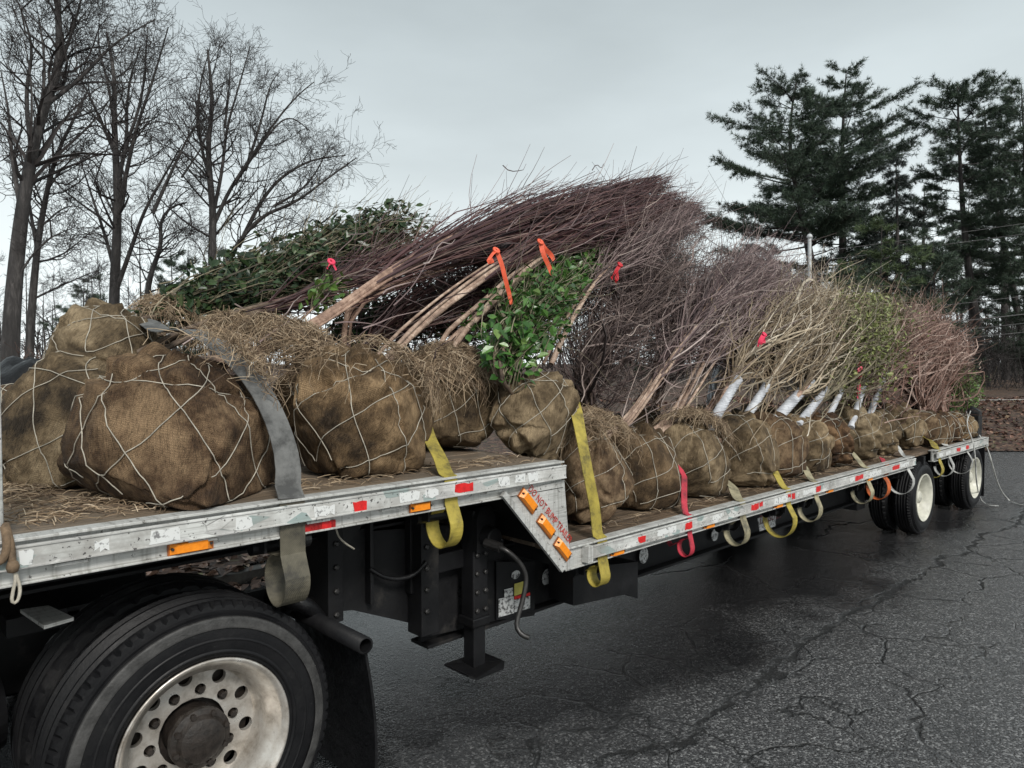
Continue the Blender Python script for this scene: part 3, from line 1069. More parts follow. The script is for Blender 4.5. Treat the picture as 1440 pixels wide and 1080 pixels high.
for k, (px, D, lab, grp, gz) in enumerate(spots):
    p = atD(px, 505, D)
    root = thing('bare_sapling', lab, 'tree', (p[0], p[1], gz - .2), grp)
    s = rng.uniform(.75, 1.15)
    a, b = protos[k % 4]
    rz = rng.uniform(0, 6.28)
    for nm, me in (('trunk', a), ('branches', b)):
        o = inst(nm, me, root, (p[0], p[1], gz - .2), (0, 0, rz), (s, s, s))
        if nm == 'branches':
            o['kind'] = 'stuff'

# brush: dense leafless undergrowth that reads as one mass
def brush(name, label, regions, seed, mat):
    rng = np.random.default_rng(seed)
    P, R = [], []
    for (px0, px1, D0, D1, n, h, gz) in regions:
        for _ in range(n):
            p = atD(rng.uniform(px0, px1), 505, rng.uniform(D0, D1))
            p[2] = gz
            d = np.array([rng.normal(0, .35), rng.normal(0, .35), 1])
            outl = []
            grow(rng, p, d, h * rng.uniform(.4, 1.1), .012, 2, outl, 5, .05, .25, (.35, .9), (3, 5), .2, (.4, .7))
            P += [o[0] for o in outl]
            R += [o[1] for o in outl]
    o = obj(name, G().tubes(np.array(P), np.maximum(np.array(R), .005), 3, seed), mat, kind='stuff')
    tag(o, label, 'brush', kind='stuff')
brush('underbrush', 'reddish brown leafless underbrush below the bare trees at left', [(-20, 110, 11, 22, 260, 1.3, .2), (90, 340, 24, 40, 260, 1.7, .3)], 71, 'brush_far')
brush('underbrush', 'dark leafless underbrush at the foot of the right pines', [(1230, 1470, 27, 50, 520, 2.4, .7), (880, 1240, 30, 50, 260, 2.2, .6)], 72, 'bark_far')

# far wood along the horizon, one mass
rng = np.random.default_rng(75)
P, R = [], []
for k in range(900):
    th = rng.uniform(-1.5, 1.5)
    D = rng.uniform(70, 110)
    p = _C + (_F * math.cos(th) + _R * math.sin(th)) * D
    p[2] = .3
    H = rng.uniform(3, 6.5)
    t = np.linspace(0, 1, 6)[:, None]
    P.append(p + np.array([rng.normal(0, .8), rng.normal(0, .8), H]) * t)
    R.append(np.linspace(.12, .03, 6))
    for _ in range(7):
        q = p + np.array([0, 0, H * rng.uniform(.1, .9)])
        P.append(q + np.array([rng.normal(0, 1.1), rng.normal(0, 1.1), rng.uniform(.3, 1.6)]) * t)
        R.append(np.linspace(.05, .02, 6))
o = obj('distant_wood', G().tubes(np.array(P), np.array(R), 3, 5), 'bark_far', kind='stuff')
tag(o, 'low grey line of distant leafless wood along the horizon', 'wood', kind='stuff')

# guard rail above the right bank, lamp pole, wires
a, b = atD(1375, 563, 20.5), atD(1500, 561, 20.5)
gr = thing('guard_rail', 'thin pale wooden guard rail above the leafy bank at right', 'guard rail', (a[0], a[1], .6))
obj('rail', G().cyl(a, b, .017, 8), 'rail_wood', gr, smooth=True)
for px in (1376, 1405, 1452, 1496):
    q = atD(px, 562, 20.5)
    obj('post', G().cyl((q[0], q[1], .35), (q[0], q[1], q[2] + .03), .035, 8), 'rail_wood', gr, smooth=True)
q = atD(1142, 400, 26)
tq = atD(1138.5, 333, 26)
lp = thing('lamp_pole', 'slim pale grey pole with rounded cap in front of the forked pine', 'pole', (q[0], q[1], .2))
obj('shaft', G().tubes(np.array([(q[0], q[1], .1), tq]), np.array([[.085, .06]]), 10, caps=True), 'pole_grey', lp, smooth=True)
pr = [(-.05, .03), (-.05, .085), (0, .1), (.06, .085), (.1, .04), (.11, .002)]
obj('cap', G().lathe(pr, tq, 'Z', 14), 'pole_grey', lp, smooth=True)
for (x0, y0, x1, y1, D, lab) in (
        (1060, 366, 1470, 310, 29, 'uppermost overhead wire crossing the right pines'),
        (1060, 378, 1470, 325, 29, 'second overhead wire from the top across the right pines'),
        (1290, 433, 1480, 411, 25, 'overhead wire just above the lower bunch of wires at right'),
        (1290, 457, 1480, 437, 25, 'thick overhead wire at the top of the lower right bunch'),
        (1290, 469, 1480, 450, 25, 'overhead wire in the middle of the lower right bunch'),
        (1290, 480, 1480, 463, 25, 'lowest overhead wire of the bunch at right')):
    A, B = atD(x0 - 260, y0 + 28, D + 4), atD(x1 + 120, y1 - 12, D - 2)
    M0, M1 = atD(x0, y0, D), atD(x1, y1, D)
    t = np.linspace(-.6, 1.3, 24)[:, None]
    pts = M0 + (M1 - M0) * t + np.array([0, 0, 1]) * (.10 * ((t - .5) ** 2) - .025)
    o = obj('overhead_wire', G().tubes(pts, .012 if 'thick' not in lab else .02, 4), 'wire_black')
    tag(o, lab, 'wire', 'overhead wires at right')

# ------------------------------------------------------------------ trailer
YR = 2.575                     # outer face of rub rail
XU0, XU1 = -.75, 2.878         # upper deck
XL0, XL1 = 2.90, 10.95         # lower deck
ZU, ZL = 1.362, .895           # deck tops
YF = 5.15                      # far side
def fx(px, y=YR):
    return onY(px, 600, y)[0]

trailer = thing('flatbed_trailer', 'long step-deck flatbed trailer with pale rails carrying the nursery trees', 'trailer', (5, 3.9, 0))
# planks, one by one
def planks(x0, x1, ztop, n, y0, y1):
    w = (y1 - y0) / n
    me = G().box((-(x1 - x0) / 2, -w / 2 + .003, -.035), ((x1 - x0) / 2, w / 2 - .003, 0)).mesh('plank')
    me.materials.append(MAT['deck_wood'])
    for k in range(n):
        o = inst('plank', me, trailer, ((x0 + x1) / 2, y0 + w * (k + .5), ztop + RNG.uniform(-.005, .003)), (RNG.normal(0, .006), 0, 0))
        b = o.modifiers.new('bevel', 'BEVEL')
        b.width = .003
planks(XU0, XU1 - .004, ZU, 14, 2.665, 5.09)
planks(XL0 + .004, XL1, ZL, 14, 2.665, 5.09)

# side rails (channel with top lip), near and far
def side_rail(x0, x1, ztop, h, near=True):
    y = 2.615 if near else 5.12
    g = G().box((x0, y, ztop - h), (x1, y + .02, ztop - .004))
    if near:
        g.box((x0, 2.592, ztop - .006), (x1, 2.662, ztop + .004))        # lip
        g.box((x0, 2.600, ztop - h - .008), (x1, 2.66, ztop - h))          # lower flange
    return obj('side_rail', g, 'aluminium', trailer, bevel=.002)
side_rail(XU0, XU1, ZU, .132)
side_rail(XU0, XU1, ZU, .132, False)
side_rail(XL0 + .0, fx(1290), ZL, .112)
side_rail(fx(1318), XL1, ZL, .112)
side_rail(XL0, XL1, ZL, .112, False)
def rub_rail(x0, x1, z0, z1):
    g = G().box((x0, YR, z0), (x1, YR + .012, z1))
    g.box((x0, YR - .004, z1 - .008), (x1, YR + .0, z1 - .001))
    g.box((x0, YR - .004, z0 + .001), (x1, YR + .0, z0 + .008))
    return obj('rub_rail', g, 'rub_rail_paint', trailer, bevel=.0015)
rub_rail(XU0, XU1 - .005, 1.277, 1.348)
rl1 = rub_rail(fx(833), fx(1168), .812, .882)
rub_rail(fx(1168) + .008, fx(1289), .812, .882)
rub_rail(fx(1319), XL1 - .02, .812, .882)
obj('rail_end_bracket', G().box((fx(826), YR - .012, .795), (fx(833), 2.615, .888)), 'aluminium', trailer, bevel=.003)
sp = G().cyl((0, YR + .012, 0), (0, 2.615, 0), .016, 10).mesh('rail_spacer', smooth=True)
sp.materials.append(MAT['aluminium'])
for x in np.arange(XU0 + .2, XU1 - .1, .6):
    inst('rail_spacer', sp, trailer, (x, 0, 1.312))
for x in np.arange(fx(850), XL1 - .1, .6):
    if not fx(1288) - .05 < x < fx(1319) + .05:
        inst('rail_spacer', sp, trailer, (x, 0, .847))
# stake pockets seen under the upper rub rail
for px in (92, 278, 442, 545, 690):
    x = fx(px + 8)
    obj('stake_pocket', G().box((x - .05, 2.588, 1.262), (x + .05, 2.615, 1.272)), 'aluminium', trailer, bevel=.002)
# front post of the headboard
obj('headboard_post', G().box((fx(-40), 2.60, 1.36), (fx(5.5), 2.68, 2.42)), 'aluminium', trailer, bevel=.01)
obj('rail_end_cap', G().box((XL1, YR, .78), (XL1 + .03, 5.14, .90)), 'aluminium', trailer, bevel=.003)

# step gusset plate with the warning line
gp = [onY(x, y, 2.60) for x, y in ((706, 697), (793.5, 675), (803, 801), (789, 802))]
gus = obj('gusset_plate', G().prism(gp, (0, .018, 0)), 'aluminium', trailer, bevel=.002)
e0, e1 = onY(703, 697, 2.60), onY(787, 804, 2.60)
dd = unit(e1 - e0)
nn = np.array([dd[2], 0, -dd[0]])
if nn[0] < 0:
    nn = -nn
obj('gusset_edge', G().prism([e0, e1, e1 + nn * .03, e0 + nn * .03], (0, -.02, 0)), 'aluminium', trailer, bevel=.002)
# step face behind gusset, closing the upper deck end
obj('step_face', G().box((XU1 - .02, 2.64, .90), (XU1 - .004, 5.1, ZU - .04)), 'black_frame', trailer)

def text_mesh(body, name, mat, p0, p1, ydir, height=None, shear=0.0, out=(0, -1, 0)):
    cu = bpy.data.curves.new(name, 'FONT')
    cu.body = body
    cu.size = 1.0
    cu.shear = shear
    cu.resolution_u = 2
    tmp = bpy.data.objects.new('tmp', cu)
    COL.objects.link(tmp)
    bpy.context.view_layer.update()
    me = bpy.data.meshes.new_from_object(tmp.evaluated_get(bpy.context.evaluated_depsgraph_get()))
    bpy.data.objects.remove(tmp)
    v = np.empty(len(me.vertices) * 3, np.float32)
    me.vertices.foreach_get('co', v)
    v = v.reshape(-1, 3).astype(float)
    x0_, x1_ = v[:, 0].min(), v[:, 0].max()
    p0, p1 = np.asarray(p0, float), np.asarray(p1, float)
    s = 1 / (x1_ - x0_)
    hs = height / (v[:, 1].max() - v[:, 1].min()) if height else s * np.linalg.norm(p1 - p0)
    yd = unit(np.asarray(ydir, float))
    w = p0 + ((v[:, :1] - x0_) * s) * (p1 - p0) + (v[:, 1:2] * hs) * yd
    return me, w

def lettering(body, name, mat, p0, p1, ydir, parent, height=None, shear=0.0, thick=.0012):
    me, w = text_mesh(body, name, mat, p0, p1, ydir, height, shear)
    w = w - origin(parent)
    me.vertices.foreach_set('co', w.astype(np.float32).ravel())
    me.materials.clear()
    me.materials.append(MAT[mat])
    me.name = name
    o = bpy.data.objects.new(name, me)
    COL.objects.link(o)
    o.parent = parent
    sm = o.modifiers.new('solid', 'SOLIDIFY')
    sm.thickness = thick
    sm.offset = 0
    return o
t0, t1 = onY(743, 689, 2.5965), onY(801, 765, 2.5965)
td_ = unit(t1 - t0)
tu = np.array([-td_[2], 0, td_[0]])
if tu[2] < 0:
    tu = -tu
lettering('DO NOT BUMP TRAILER', 'lettering', 'lettering_red', t0, t1, tu, gus, height=.036)

# amber marker lights: base + lens
def marker(c, xd, zd, w, h, parent, name='marker_light', lens='amber'):
    c, xd, zd = np.asarray(c, float), unit(xd), unit(zd)
    q = lambda a, b: c + xd * w * a + zd * h * b
    base = obj(name, G().prism([q(-.5, -.5), q(.5, -.5), q(.5, .5), q(-.5, .5)], (0, -.008, 0)), 'amber_base' if lens == 'amber' else 'red_lens', parent)
    if lens == 'amber':
        bot = [q(-.46, -.44), q(.46, -.44), q(.46, .44), q(-.46, .44)]
        top = [q(-.33, -.34), q(.33, -.34), q(.33, .34), q(-.33, .34)]
        bot = [p + (0, -.008, 0) for p in bot]
        top = [p + (0, -.026, 0) for p in top]
        v = np.vstack([bot, top])
        g = G().add(v, [(0, 1, 5, 4), (1, 2, 6, 5), (2, 3, 7, 6), (3, 0, 4, 7), (4, 5, 6, 7)])
        obj('lens', g, 'amber', base)
        for sx in (-.42, .42):
            p = q(sx, 0)
            obj('screw', G().cyl(p + (0, -.008, 0), p + (0, -.022, 0), .005, 8), 'steel_dark', base)
    return base
XD, ZD = (1, 0, 0), (0, 0, 1)
marker((fx(271), 2.613, 1.253), XD, ZD, .155, .046, trailer)
marker((fx(597), 2.613, 1.253), XD, ZD, .115, .042, trailer)
for px in (875, 1004, 1101, 1172.5, 1228):
    marker((fx(px), 2.613, .797), XD, ZD, .125, .034, trailer)
for (px, py) in ((741.5, 704.5), (767, 740), (790, 772)):
    marker(onY(px, py, 2.598), td_, tu, .15, .055, gus)
marker((fx(446), 2.613, 1.243), XD, ZD, .19, .032, trailer, 'red_reflector', 'red')
obj('red_reflector_end', G().box((fx(457), 2.603, 1.229), (fx(470), 2.606, 1.258)), 'tape_red', trailer)

# reflective tape: red and white pieces, worn
def tape(px0, px1, z0, z1, mat, seed):
    rg = np.random.default_rng(seed)
    x0, x1 = fx(px0), fx(px1)
    xs = np.linspace(x0, x1, 5)
    up = [(x, YR - .0005, z1 - abs(rg.normal(0, .004)) * (1 if rg.random() < .5 else 0)) for x in xs]
    dn = [(x + rg.normal(0, .004), YR - .0005, z0 + abs(rg.normal(0, .007)) * (rg.random() < .5)) for x in xs]
    obj('reflective_tape', G().prism(dn + up[::-1], (0, -.0012, 0)), mat, trailer)
tp = [(495, 515, 1.285, 1.325, 'tape_red'), (640, 665, 1.292, 1.335, 'tape_red'), (560, 590, 1.29, 1.335, 'tape_white'), (598, 616, 1.288, 1.33, 'tape_white'),
      (440, 470, 1.286, 1.33, 'tape_white'), (700, 716, 1.29, 1.335, 'tape_white'), (725, 738, 1.293, 1.337, 'tape_white'), (742, 756, 1.288, 1.335, 'tape_white'),
      (130, 150, 1.29, 1.33, 'tape_white'), (210, 250, 1.287, 1.333, 'tape_white'), (330, 352, 1.287, 1.333, 'tape_white'), (22, 44, 1.287, 1.333, 'tape_white')]
for i, a in enumerate(tp):
    tape(*a, 100 + i)
lp_ = [(898, 909, .822, .862, 'tape_red'), (925, 952, .825, .87, 'tape_white'), (965, 974, .822, .868, 'tape_red'), (1003, 1016, .825, .868, 'tape_white'),
       (1058, 1068, .822, .870, 'tape_red'), (1069, 1074, .835, .872, 'tape_red'), (1090, 1108, .822, .868, 'tape_white'), (1109, 1113, .84, .872, 'tape_red'), (1114.5, 1119, .822, .868, 'tape_red'),
       (1131, 1148, .825, .868, 'tape_white'), (1149, 1155.5, .822, .87, 'tape_red'), (1196, 1203, .825, .868, 'tape_white'), (1204, 1215, .822, .868, 'tape_red'), (1224, 1240, .822, .868, 'tape_white'),
       (1256, 1266, .825, .866, 'tape_red'), (1268, 1279, .826, .866, 'tape_white'), (1321, 1327, .822, .866, 'tape_white'), (1331, 1338, .822, .866, 'tape_white'), (1346, 1351, .822, .868, 'tape_red'), (1352, 1358, .822, .866, 'tape_white'), (1359, 1363, .822, .868, 'tape_red')]
for i, a in enumerate(lp_):
    tape(*a, 200 + i)

# main beams, neck and crossmembers
YB = 3.1
web = [onY(x, y, YB) for x, y in ((452, 752), (640, 738), (706, 716), (706, 871), (642, 886), (594, 897), (594, 880), (496, 858), (455, 862))]
obj('neck_web', G().prism(web, (0, .03, 0)), 'black_frame', trailer, bevel=.004)
obj('neck_flange', G().box((1.72, 3.0, .68), (1.80, 3.24, 1.22)), 'black_frame', trailer, bevel=.004)
pl0, pl1 = onY(593, 897, 2.98), onY(613, 745, 2.98)
obj('neck_stiffener', G().box((pl0[0], 2.98, pl0[2]), (pl1[0] + .02, YB, 1.2)), 'black_frame', trailer, bevel=.004)
for yb in (YB, 4.55):
    obj('neck_beam', G().box((XU0, yb, 1.20), (2.3, yb + .12, 1.225)).box((XU0, yb + .05, 1.07), (2.3, yb + .07, 1.2)).box((XU0, yb, 1.055), (2.3, yb + .12, 1.07)), 'black_frame', trailer, bevel=.002)
    zb = .37
    obj('main_beam', G().box((2.35, yb - .02, zb), (XL1 - .1, yb + .13, zb + .018)).box((2.35, yb + .045, zb + .018), (XL1 - .1, yb + .065, .83)).box((2.9, yb - .02, .815), (XL1 - .1, yb + .13, .83)), 'black_frame', trailer, bevel=.002)
obj('neck_web_far', G().box((2.75, 4.58, .66), (3.0, 4.61, 1.2)), 'black_frame', trailer)
obj('tool_box', G().box((2.15, 3.3, .74), (2.6, 4.4, .98)), 'black_paint', trailer, bevel=.006)
cm = G().box((-.03, 2.637, -.05), (.03, 5.118, .05)).mesh('crossmember')
cm.materials.append(MAT['black_frame'])
for x in np.arange(XU0 + .15, XU1 - .1, .38):
    inst('crossmember', cm, trailer, (x, 0, 1.272))
for x in np.arange(XL0 + .12, XL1, .38):
    inst('crossmember', cm, trailer, (x, 0, .804))
obj('kingpin_plate', G().box((XU0, 3.22, 1.062), (.75, 4.56, 1.075)), 'black_frame', trailer)
tr = [onY(x, y, 2.86) for x, y in ((806, 800), (897, 790), (897, 842), (880, 836), (806, 852))]
obj('side_shelf', G().prism(tr, (0, .2, 0)), 'black_paint', trailer, bevel=.004)

# landing gear: two legs, near one with crank
def leg(y, near):
    px = 674
    c = onY(px, 800, 2.95)
    x = c[0]
    o = obj('landing_leg', G().box((x - .052, y - .052, .50), (x + .052, y + .052, 1.10)).box((x - .062, y - .062, .47), (x + .062, y + .062, .52)), 'black_paint', trailer, bevel=.008)
    obj('inner_tube', G().box((x - .042, y - .042, .235), (x + .042, y + .042, .49)), 'black_paint', o, bevel=.005)
    obj('foot', G().prism([(x - .13, y - .10, .245), (x - .10, y - .125, .228), (x + .10, y - .125, .228), (x + .13, y - .10, .245), (x + .13, y + .10, .245), (x + .10, y + .125, .228), (x - .10, y + .125, .228), (x - .13, y + .10, .245)], (0, 0, .012)), 'black_paint', o, bevel=.002)
    obj('gear_box', G().lathe([(-.02, 0.0), (-.02, .05), (.06, .06), (.09, .05), (.09, 0)], (x + .015, y - .13, .96), 'Y', 20).prism([(x - .055, y - .085, .88), (x + .07, y - .085, .88), (x + .07, y - .085, 1.06), (x + .045, y - .085, 1.12), (x - .03, y - .085, 1.12), (x - .055, y - .085, 1.06)], (0, .03, 0)), 'black_paint', o, bevel=.006, smooth=False)
    return o, x
lg, LX = leg(2.99, True)
leg(4.75, False)
cp = [onY(*q) for q in ((688, 764, 2.84), (700, 768, 2.78), (716, 776, 2.72), (735, 795, 2.70), (741, 815, 2.70), (735, 845, 2.70), (726, 875, 2.70), (727, 885, 2.69), (734, 893, 2.66), (744, 897, 2.63))]
cr_ = obj('crank', G().tubes(densify(cp, 26), .0135, 8, caps=True), 'steel_dark', lg, smooth=True)
obj('crank_socket', G().cyl(onY(683, 763, 2.86), onY(704, 770, 2.77), .026, 10), 'steel_dark', cr_, smooth=False)
obj('landing_brace', G().tubes(np.array([(LX, 3.05, .62), (LX, 4.7, .62)]), .03, 8), 'black_paint', trailer)

# bolts, brackets and loose wire around the neck
bt = G().lathe([(0, .0001), (0, .014), (-.012, .014), (-.016, .008), (-.016, .0001)], (0, 0, 0), 'Y', 6).mesh('bolt')
bt.materials.append(MAT['steel_dark'])
for z in (.56, .66, .76, .86):
    for dx in (-.03, .03):
        inst('bolt', bt, lg, (LX + dx, 2.938, z))
for z in np.arange(.62, 1.15, .11):
    inst('bolt', bt, trailer, (pl0[0] + .03, 2.98, z))
    inst('bolt', bt, trailer, (1.76, 3.0, z + .1))
obj('neck_brace', G().prism([(1.8, 3.06, 1.18), (2.02, 3.06, 1.18), (1.8, 3.06, .95)], (0, .012, 0)), 'black_paint', trailer)
obj('neck_rib', G().box((1.98, 3.05, .70), (2.0, 3.1, 1.15)).box((2.22, 3.05, .70), (2.24, 3.1, 1.15)), 'black_paint', trailer, bevel=.003)
obj('loose_wire', G().tubes(densify([onY(472, 742, 2.7), onY(476, 755, 2.72), onY(484, 763, 2.72), onY(498, 772, 2.73)], 14), .004, 5), 'rope', trailer)
obj('air_line', G().tubes(densify([onY(520, 800, 3.05), onY(545, 815, 3.02), onY(580, 812, 3.0), onY(600, 790, 2.97)], 16), .012, 8), 'black_plastic', trailer, smooth=True)
obj('cross_tube', G().box((LX - .25, 3.02, .78), (LX + .25, 3.06, .88)), 'black_paint', trailer, bevel=.006)

# stickers and plates on the beam web
def oval(px, py, w, h, mat, name, clip=None, y=3.098):
    c = onY(px, py, y)
    s = np.linalg.norm(c - _C)
    th = np.linspace(0, 2 * math.pi, 20, endpoint=False)
    pts = [(c[0] + w / 2 * math.cos(t), y, c[2] + max(h / 2 * math.sin(t), clip if clip is not None else -9)) for t in th]
    return obj(name, G().prism(pts, (0, -.003, 0)), mat, trailer)
oval(770, 812, .10, .11, 'sticker', 'round_sticker', -.04, 3.12)
oval(905, 781, .105, .115, 'sticker', 'round_sticker', None, 3.12)
oval(1005, 752, .10, .10, 'sticker', 'round_sticker', None, 3.12)
def plate(pxs, y, mat, name, parent=trailer, t=.003):
    return obj(name, G().prism([onY(a, b, y) for a, b in pxs], (0, -t, 0)), mat, parent)
obj('sticker_board', G().prism([onY(a, b, 3.085) for a, b in ((698, 790), (752, 790), (752, 866), (698, 872))], (0, .015, 0)), 'black_paint', trailer)
plate(((701, 842), (722, 838), (722, 862), (701, 868)), 3.08, 'sticker', 'warning_label')
plate(((709, 829), (721, 826), (721, 837), (709, 840)), 3.08, 'sticker', 'warning_label')
plate(((723, 821), (737, 817), (735, 834), (723, 838)), 3.08, 'label_yellow', 'warning_label')
plate(((723, 838.5), (745, 833), (745, 837), (723, 843)), 3.08, 'tape_red', 'warning_label')
plate(((723, 843.5), (745, 838), (745, 855), (723, 861)), 3.08, 'sticker', 'warning_label')
oval(725, 808, .07, .05, 'sticker', 'round_sticker', None, 3.08)
npl = plate(((1065, 729), (1091, 719), (1090, 740), (1068, 747)), 3.0, 'sticker', 'name_plate')
a_, b_ = onY(1068, 738, 2.994), onY(1094, 729, 2.994)
lettering('Transcraft', 'lettering', 'lettering_dark', a_, b_ + np.array([.06, 0, 0]), (0, 0, 1), npl, height=.075, shear=.25)

# wheels -------------------------------------------------------------
def tyre_geo(c, R, w, rin, segs=150, lug=True):
    k = R / .51
    half = [(.030, rin), (.012, rin + .018), (.0, rin + .075 * k), (.004, R - .085 * k), (.012, R - .055 * k), (.010, R - .05 * k), (.020, R - .045 * k), (.018, R - .036 * k), (.028, R - .030 * k), (.030, R - .012 * k), (.042, R - .003)]
    tread = []
    gx = np.linspace(.048, w / 2, 9)
    lv = [0, 0, 1, 1, 0, 0, 1, 1, 0]
    for a, l in zip(gx, lv):
        tread.append((a, R - (.013 if l else 0) * k))
    prof = half + tread
    prof = prof + [(w - a, r) for a, r in prof[::-1][1:]]
    rm = np.zeros((len(prof), segs))
    if lug:
        j = np.arange(segs)
        for i, (a, r) in enumerate(prof):
            aa = min(a, w - a)
            if .029 <= aa <= .049:
                rm[i] = np.where(j % 4 < 1, -.012 * k, 0)
    # bead loop is closed on the inside
    return G().lathe(prof, c, 'Y', segs, rm)

def disc_with_holes(c, yy, r0, r1, holes, n=72):
    """flat annulus in the XZ plane at y=yy with round holes (cx,cz,r)"""
    V, E = [], []
    def ring(cx, cz, r, m):
        b = len(V)
        for i in range(m):
            V.append(Vector((cx + r * math.cos(2 * math.pi * i / m), cz + r * math.sin(2 * math.pi * i / m))))
        E.extend([(b + i, b + (i + 1) % m) for i in range(m)])
    ring(0, 0, r1, n)
    ring(0, 0, r0, 40)
    for h in holes:
        ring(*h, 16)
    vo, _, fo, _, _, _ = geometry.delaunay_2d_cdt(V, E, [], 1, 1e-6)
    vo = np.array([tuple(v) for v in vo])
    F = []
    for f in fo:
        q = vo[list(f)].mean(0)
        rr = math.hypot(*q)
        if rr < r0 * .985 or rr > r1 * 1.001:
            continue
        if any(math.hypot(q[0] - h[0], q[1] - h[1]) < h[2] * .97 for h in holes):
            continue
        if len(f) == 3:
            F.append(list(f))
    P = np.column_stack([vo[:, 0] + c[0], np.full(len(vo), yy), vo[:, 1] + c[2]])
    return G().add(P, F)

def wheel(root, c, R, w, rim_mat, detail, name='wheel', sgn=1, a0=0.0):
    """c: centre of the outer face; axle along +Y (sgn=1: the outer face looks at -Y)"""
    c = np.asarray(c, float)
    k = R / .51
    rin = .30 * k if R > .45 else .245
    ty = tyre_geo((c[0], c[1], c[2]), R, w, rin, segs=300 if detail else 150)
    if sgn < 0:
        ty.v = [v * (1, -1, 1) + (0, 2 * c[1], 0) for v in ty.v]
    wo = obj(name, ty, 'tyre', root, smooth=28)
    wo['label'] = 'black rubber tyre on its wheel'
    if not detail:
        return wo
    if detail == 2:
        obj('sidewall_band', G().lathe([(-.002, R - .088), (-.004, R - .080), (.004, R - .060), (.003, R - .052), (.010, R - .047), (.012, R - .050), (.006, R - .09)], c, 'Y', 120), 'rubber_grey', wo, smooth=True)
        obj('sidewall_ridge', G().lathe([(.006, rin + .028), (.0, rin + .032), (-.002, rin + .038), (.004, rin + .044)], c, 'Y', 120).lathe([(.002, rin + .074), (-.003, rin + .078), (-.001, rin + .084), (.003, rin + .088)], c, 'Y', 120), 'tyre', wo, smooth=True)
    ro = rin + .018
    d = .155 * k if detail == 2 else .12
    prof = [(.045, rin - .008), (.022, rin + .004), (.004, ro - .004), (.0, ro - .010), (.004, ro - .017), (.02, rin - .016), (.045, rin - .024), (.062, rin - .046), (d - .02, rin - .052), (d, rin - .066)]
    rim = obj('rim', G().lathe([(a * sgn, r) for a, r in prof], c, 'Y', 72), rim_mat, wo, smooth=True)
    r1 = rin - .066
    holes = []
    nh = 10
    for i in range(nh):
        a = a0 + 2 * math.pi * (i + .5) / nh
        holes.append((r1 * .885 * math.cos(a), r1 * .885 * math.sin(a), .027 * k))
    lugs = []
    for i in range(10):
        a = a0 + 2 * math.pi * i / 10
        lugs.append((r1 * .66 * math.cos(a), r1 * .66 * math.sin(a)))
    hh = holes + [(x, z, .021 * k) for x, z in lugs]
    dg = disc_with_holes(c, c[1] + d * sgn, r1 * .53, r1, hh)
    for hx, hz, hr in hh:
        th = np.linspace(0, 2 * math.pi, 16, endpoint=False)
        v0 = np.column_stack([c[0] + hx + hr * np.cos(th), np.full(16, c[1] + d * sgn), c[2] + hz + hr * np.sin(th)])
        v1 = v0 + (0, .022 * sgn, 0)
        dg.add(np.vstack([v0, v1]), [(i, (i + 1) % 16, 16 + (i + 1) % 16, 16 + i) for i in range(16)])
    obj('wheel_disc', dg, rim_mat, rim)
    obj('brake_drum', G().lathe([(d * sgn + .05 * sgn, .0), (d * sgn + .05 * sgn, r1), (d * sgn + .2 * sgn, r1 + .01)], c, 'Y', 40), 'drum_rust', wo)
    ln = G().lathe([(.022 * sgn, .0001), (.022 * sgn, .013 * k), (-.012 * sgn, .013 * k), (-.016 * sgn, .010 * k), (-.016 * sgn, .0001)], (0, 0, 0), 'Y', 6).mesh('lug_nut')
    ln.materials.append(MAT['drum_rust'])
    for x, z in lugs:
        inst('lug_nut', ln, rim, (c[0] + x, c[1] + d * sgn, c[2] + z))
    hb = r1 * .42
    if detail == 2:
        hub = obj('hub', G().lathe([(d + .05, hb * .98), (d - .045, hb * .98), (d - .052, hb * 1.12), (d - .075, hb * 1.12), (d - .082, hb * .92), (d - .10, hb * .80), (d - .112, hb * .5), (d - .114, 0.0001)], c, 'Y', 40), 'drum_rust', wo, smooth=30)
        bl = G().lathe([(0, .0001), (0, .011), (-.02, .011), (-.02, .0001)], (0, 0, 0), 'Y', 6).mesh('hub_bolt')
        bl.materials.append(MAT['drum_rust'])
        for i in range(8):
            a = i * math.pi / 4 + .3
            inst('hub_bolt', bl, hub, (c[0] + hb * .98 * math.cos(a), c[1] + d - .074, c[2] + hb * .98 * math.sin(a)))
    else:
        hub = obj('hub', G().lathe([((d + .05) * sgn, hb * .95), ((d - .06) * sgn, hb * .9), ((d - .075) * sgn, hb * .7), ((d - .08) * sgn, .0001)], c, 'Y', 24), 'rim_white', wo, smooth=False)
    return wo

AX = (fx(1303, 2.63), fx(1374, 2.63))
for x in AX:
    wheel(trailer, (x, 2.63, .40), .40, .22, 'rim_white', 1)
    wheel(trailer, (x, 2.88, .40), .40, .22, 'rim_white', 0)
    wheel(trailer, (x, 4.62, .40), .40, .22, 'rim_white', 0)
    wheel(trailer, (x, 5.12, .40), .40, .22, 'rim_white', 1, sgn=-1)
    obj('axle', G().box((x - .06, 3.0, .34), (x + .06, 4.75, .46)), 'black_frame', trailer)
    obj('air_bag', G().lathe([(.45, .0001), (.45, .12), (.55, .14), (.62, .12), (.72, .14), (.78, .11), (.78, .0001)], (x + .3, 3.3, 0), 'Z', 20), 'black_plastic', trailer)
    obj('hanger', G().box((x - .75, 3.05, .30), (x - .55, 3.3, .84)), 'black_frame', trailer, bevel=.01)
obj('mud_flap', G().box((AX[1] + .50, 2.66, .10), (AX[1] + .512, 3.25, .78)), 'black_plastic', trailer)
obj('mud_flap', G().box((AX[1] + .50, 4.55, .10), (AX[1] + .512, 5.12, .78)), 'black_plastic', trailer)
obj('underride_bar', G().box((XL1 - .1, 2.9, .42), (XL1, 4.9, .52)), 'black_frame', trailer)
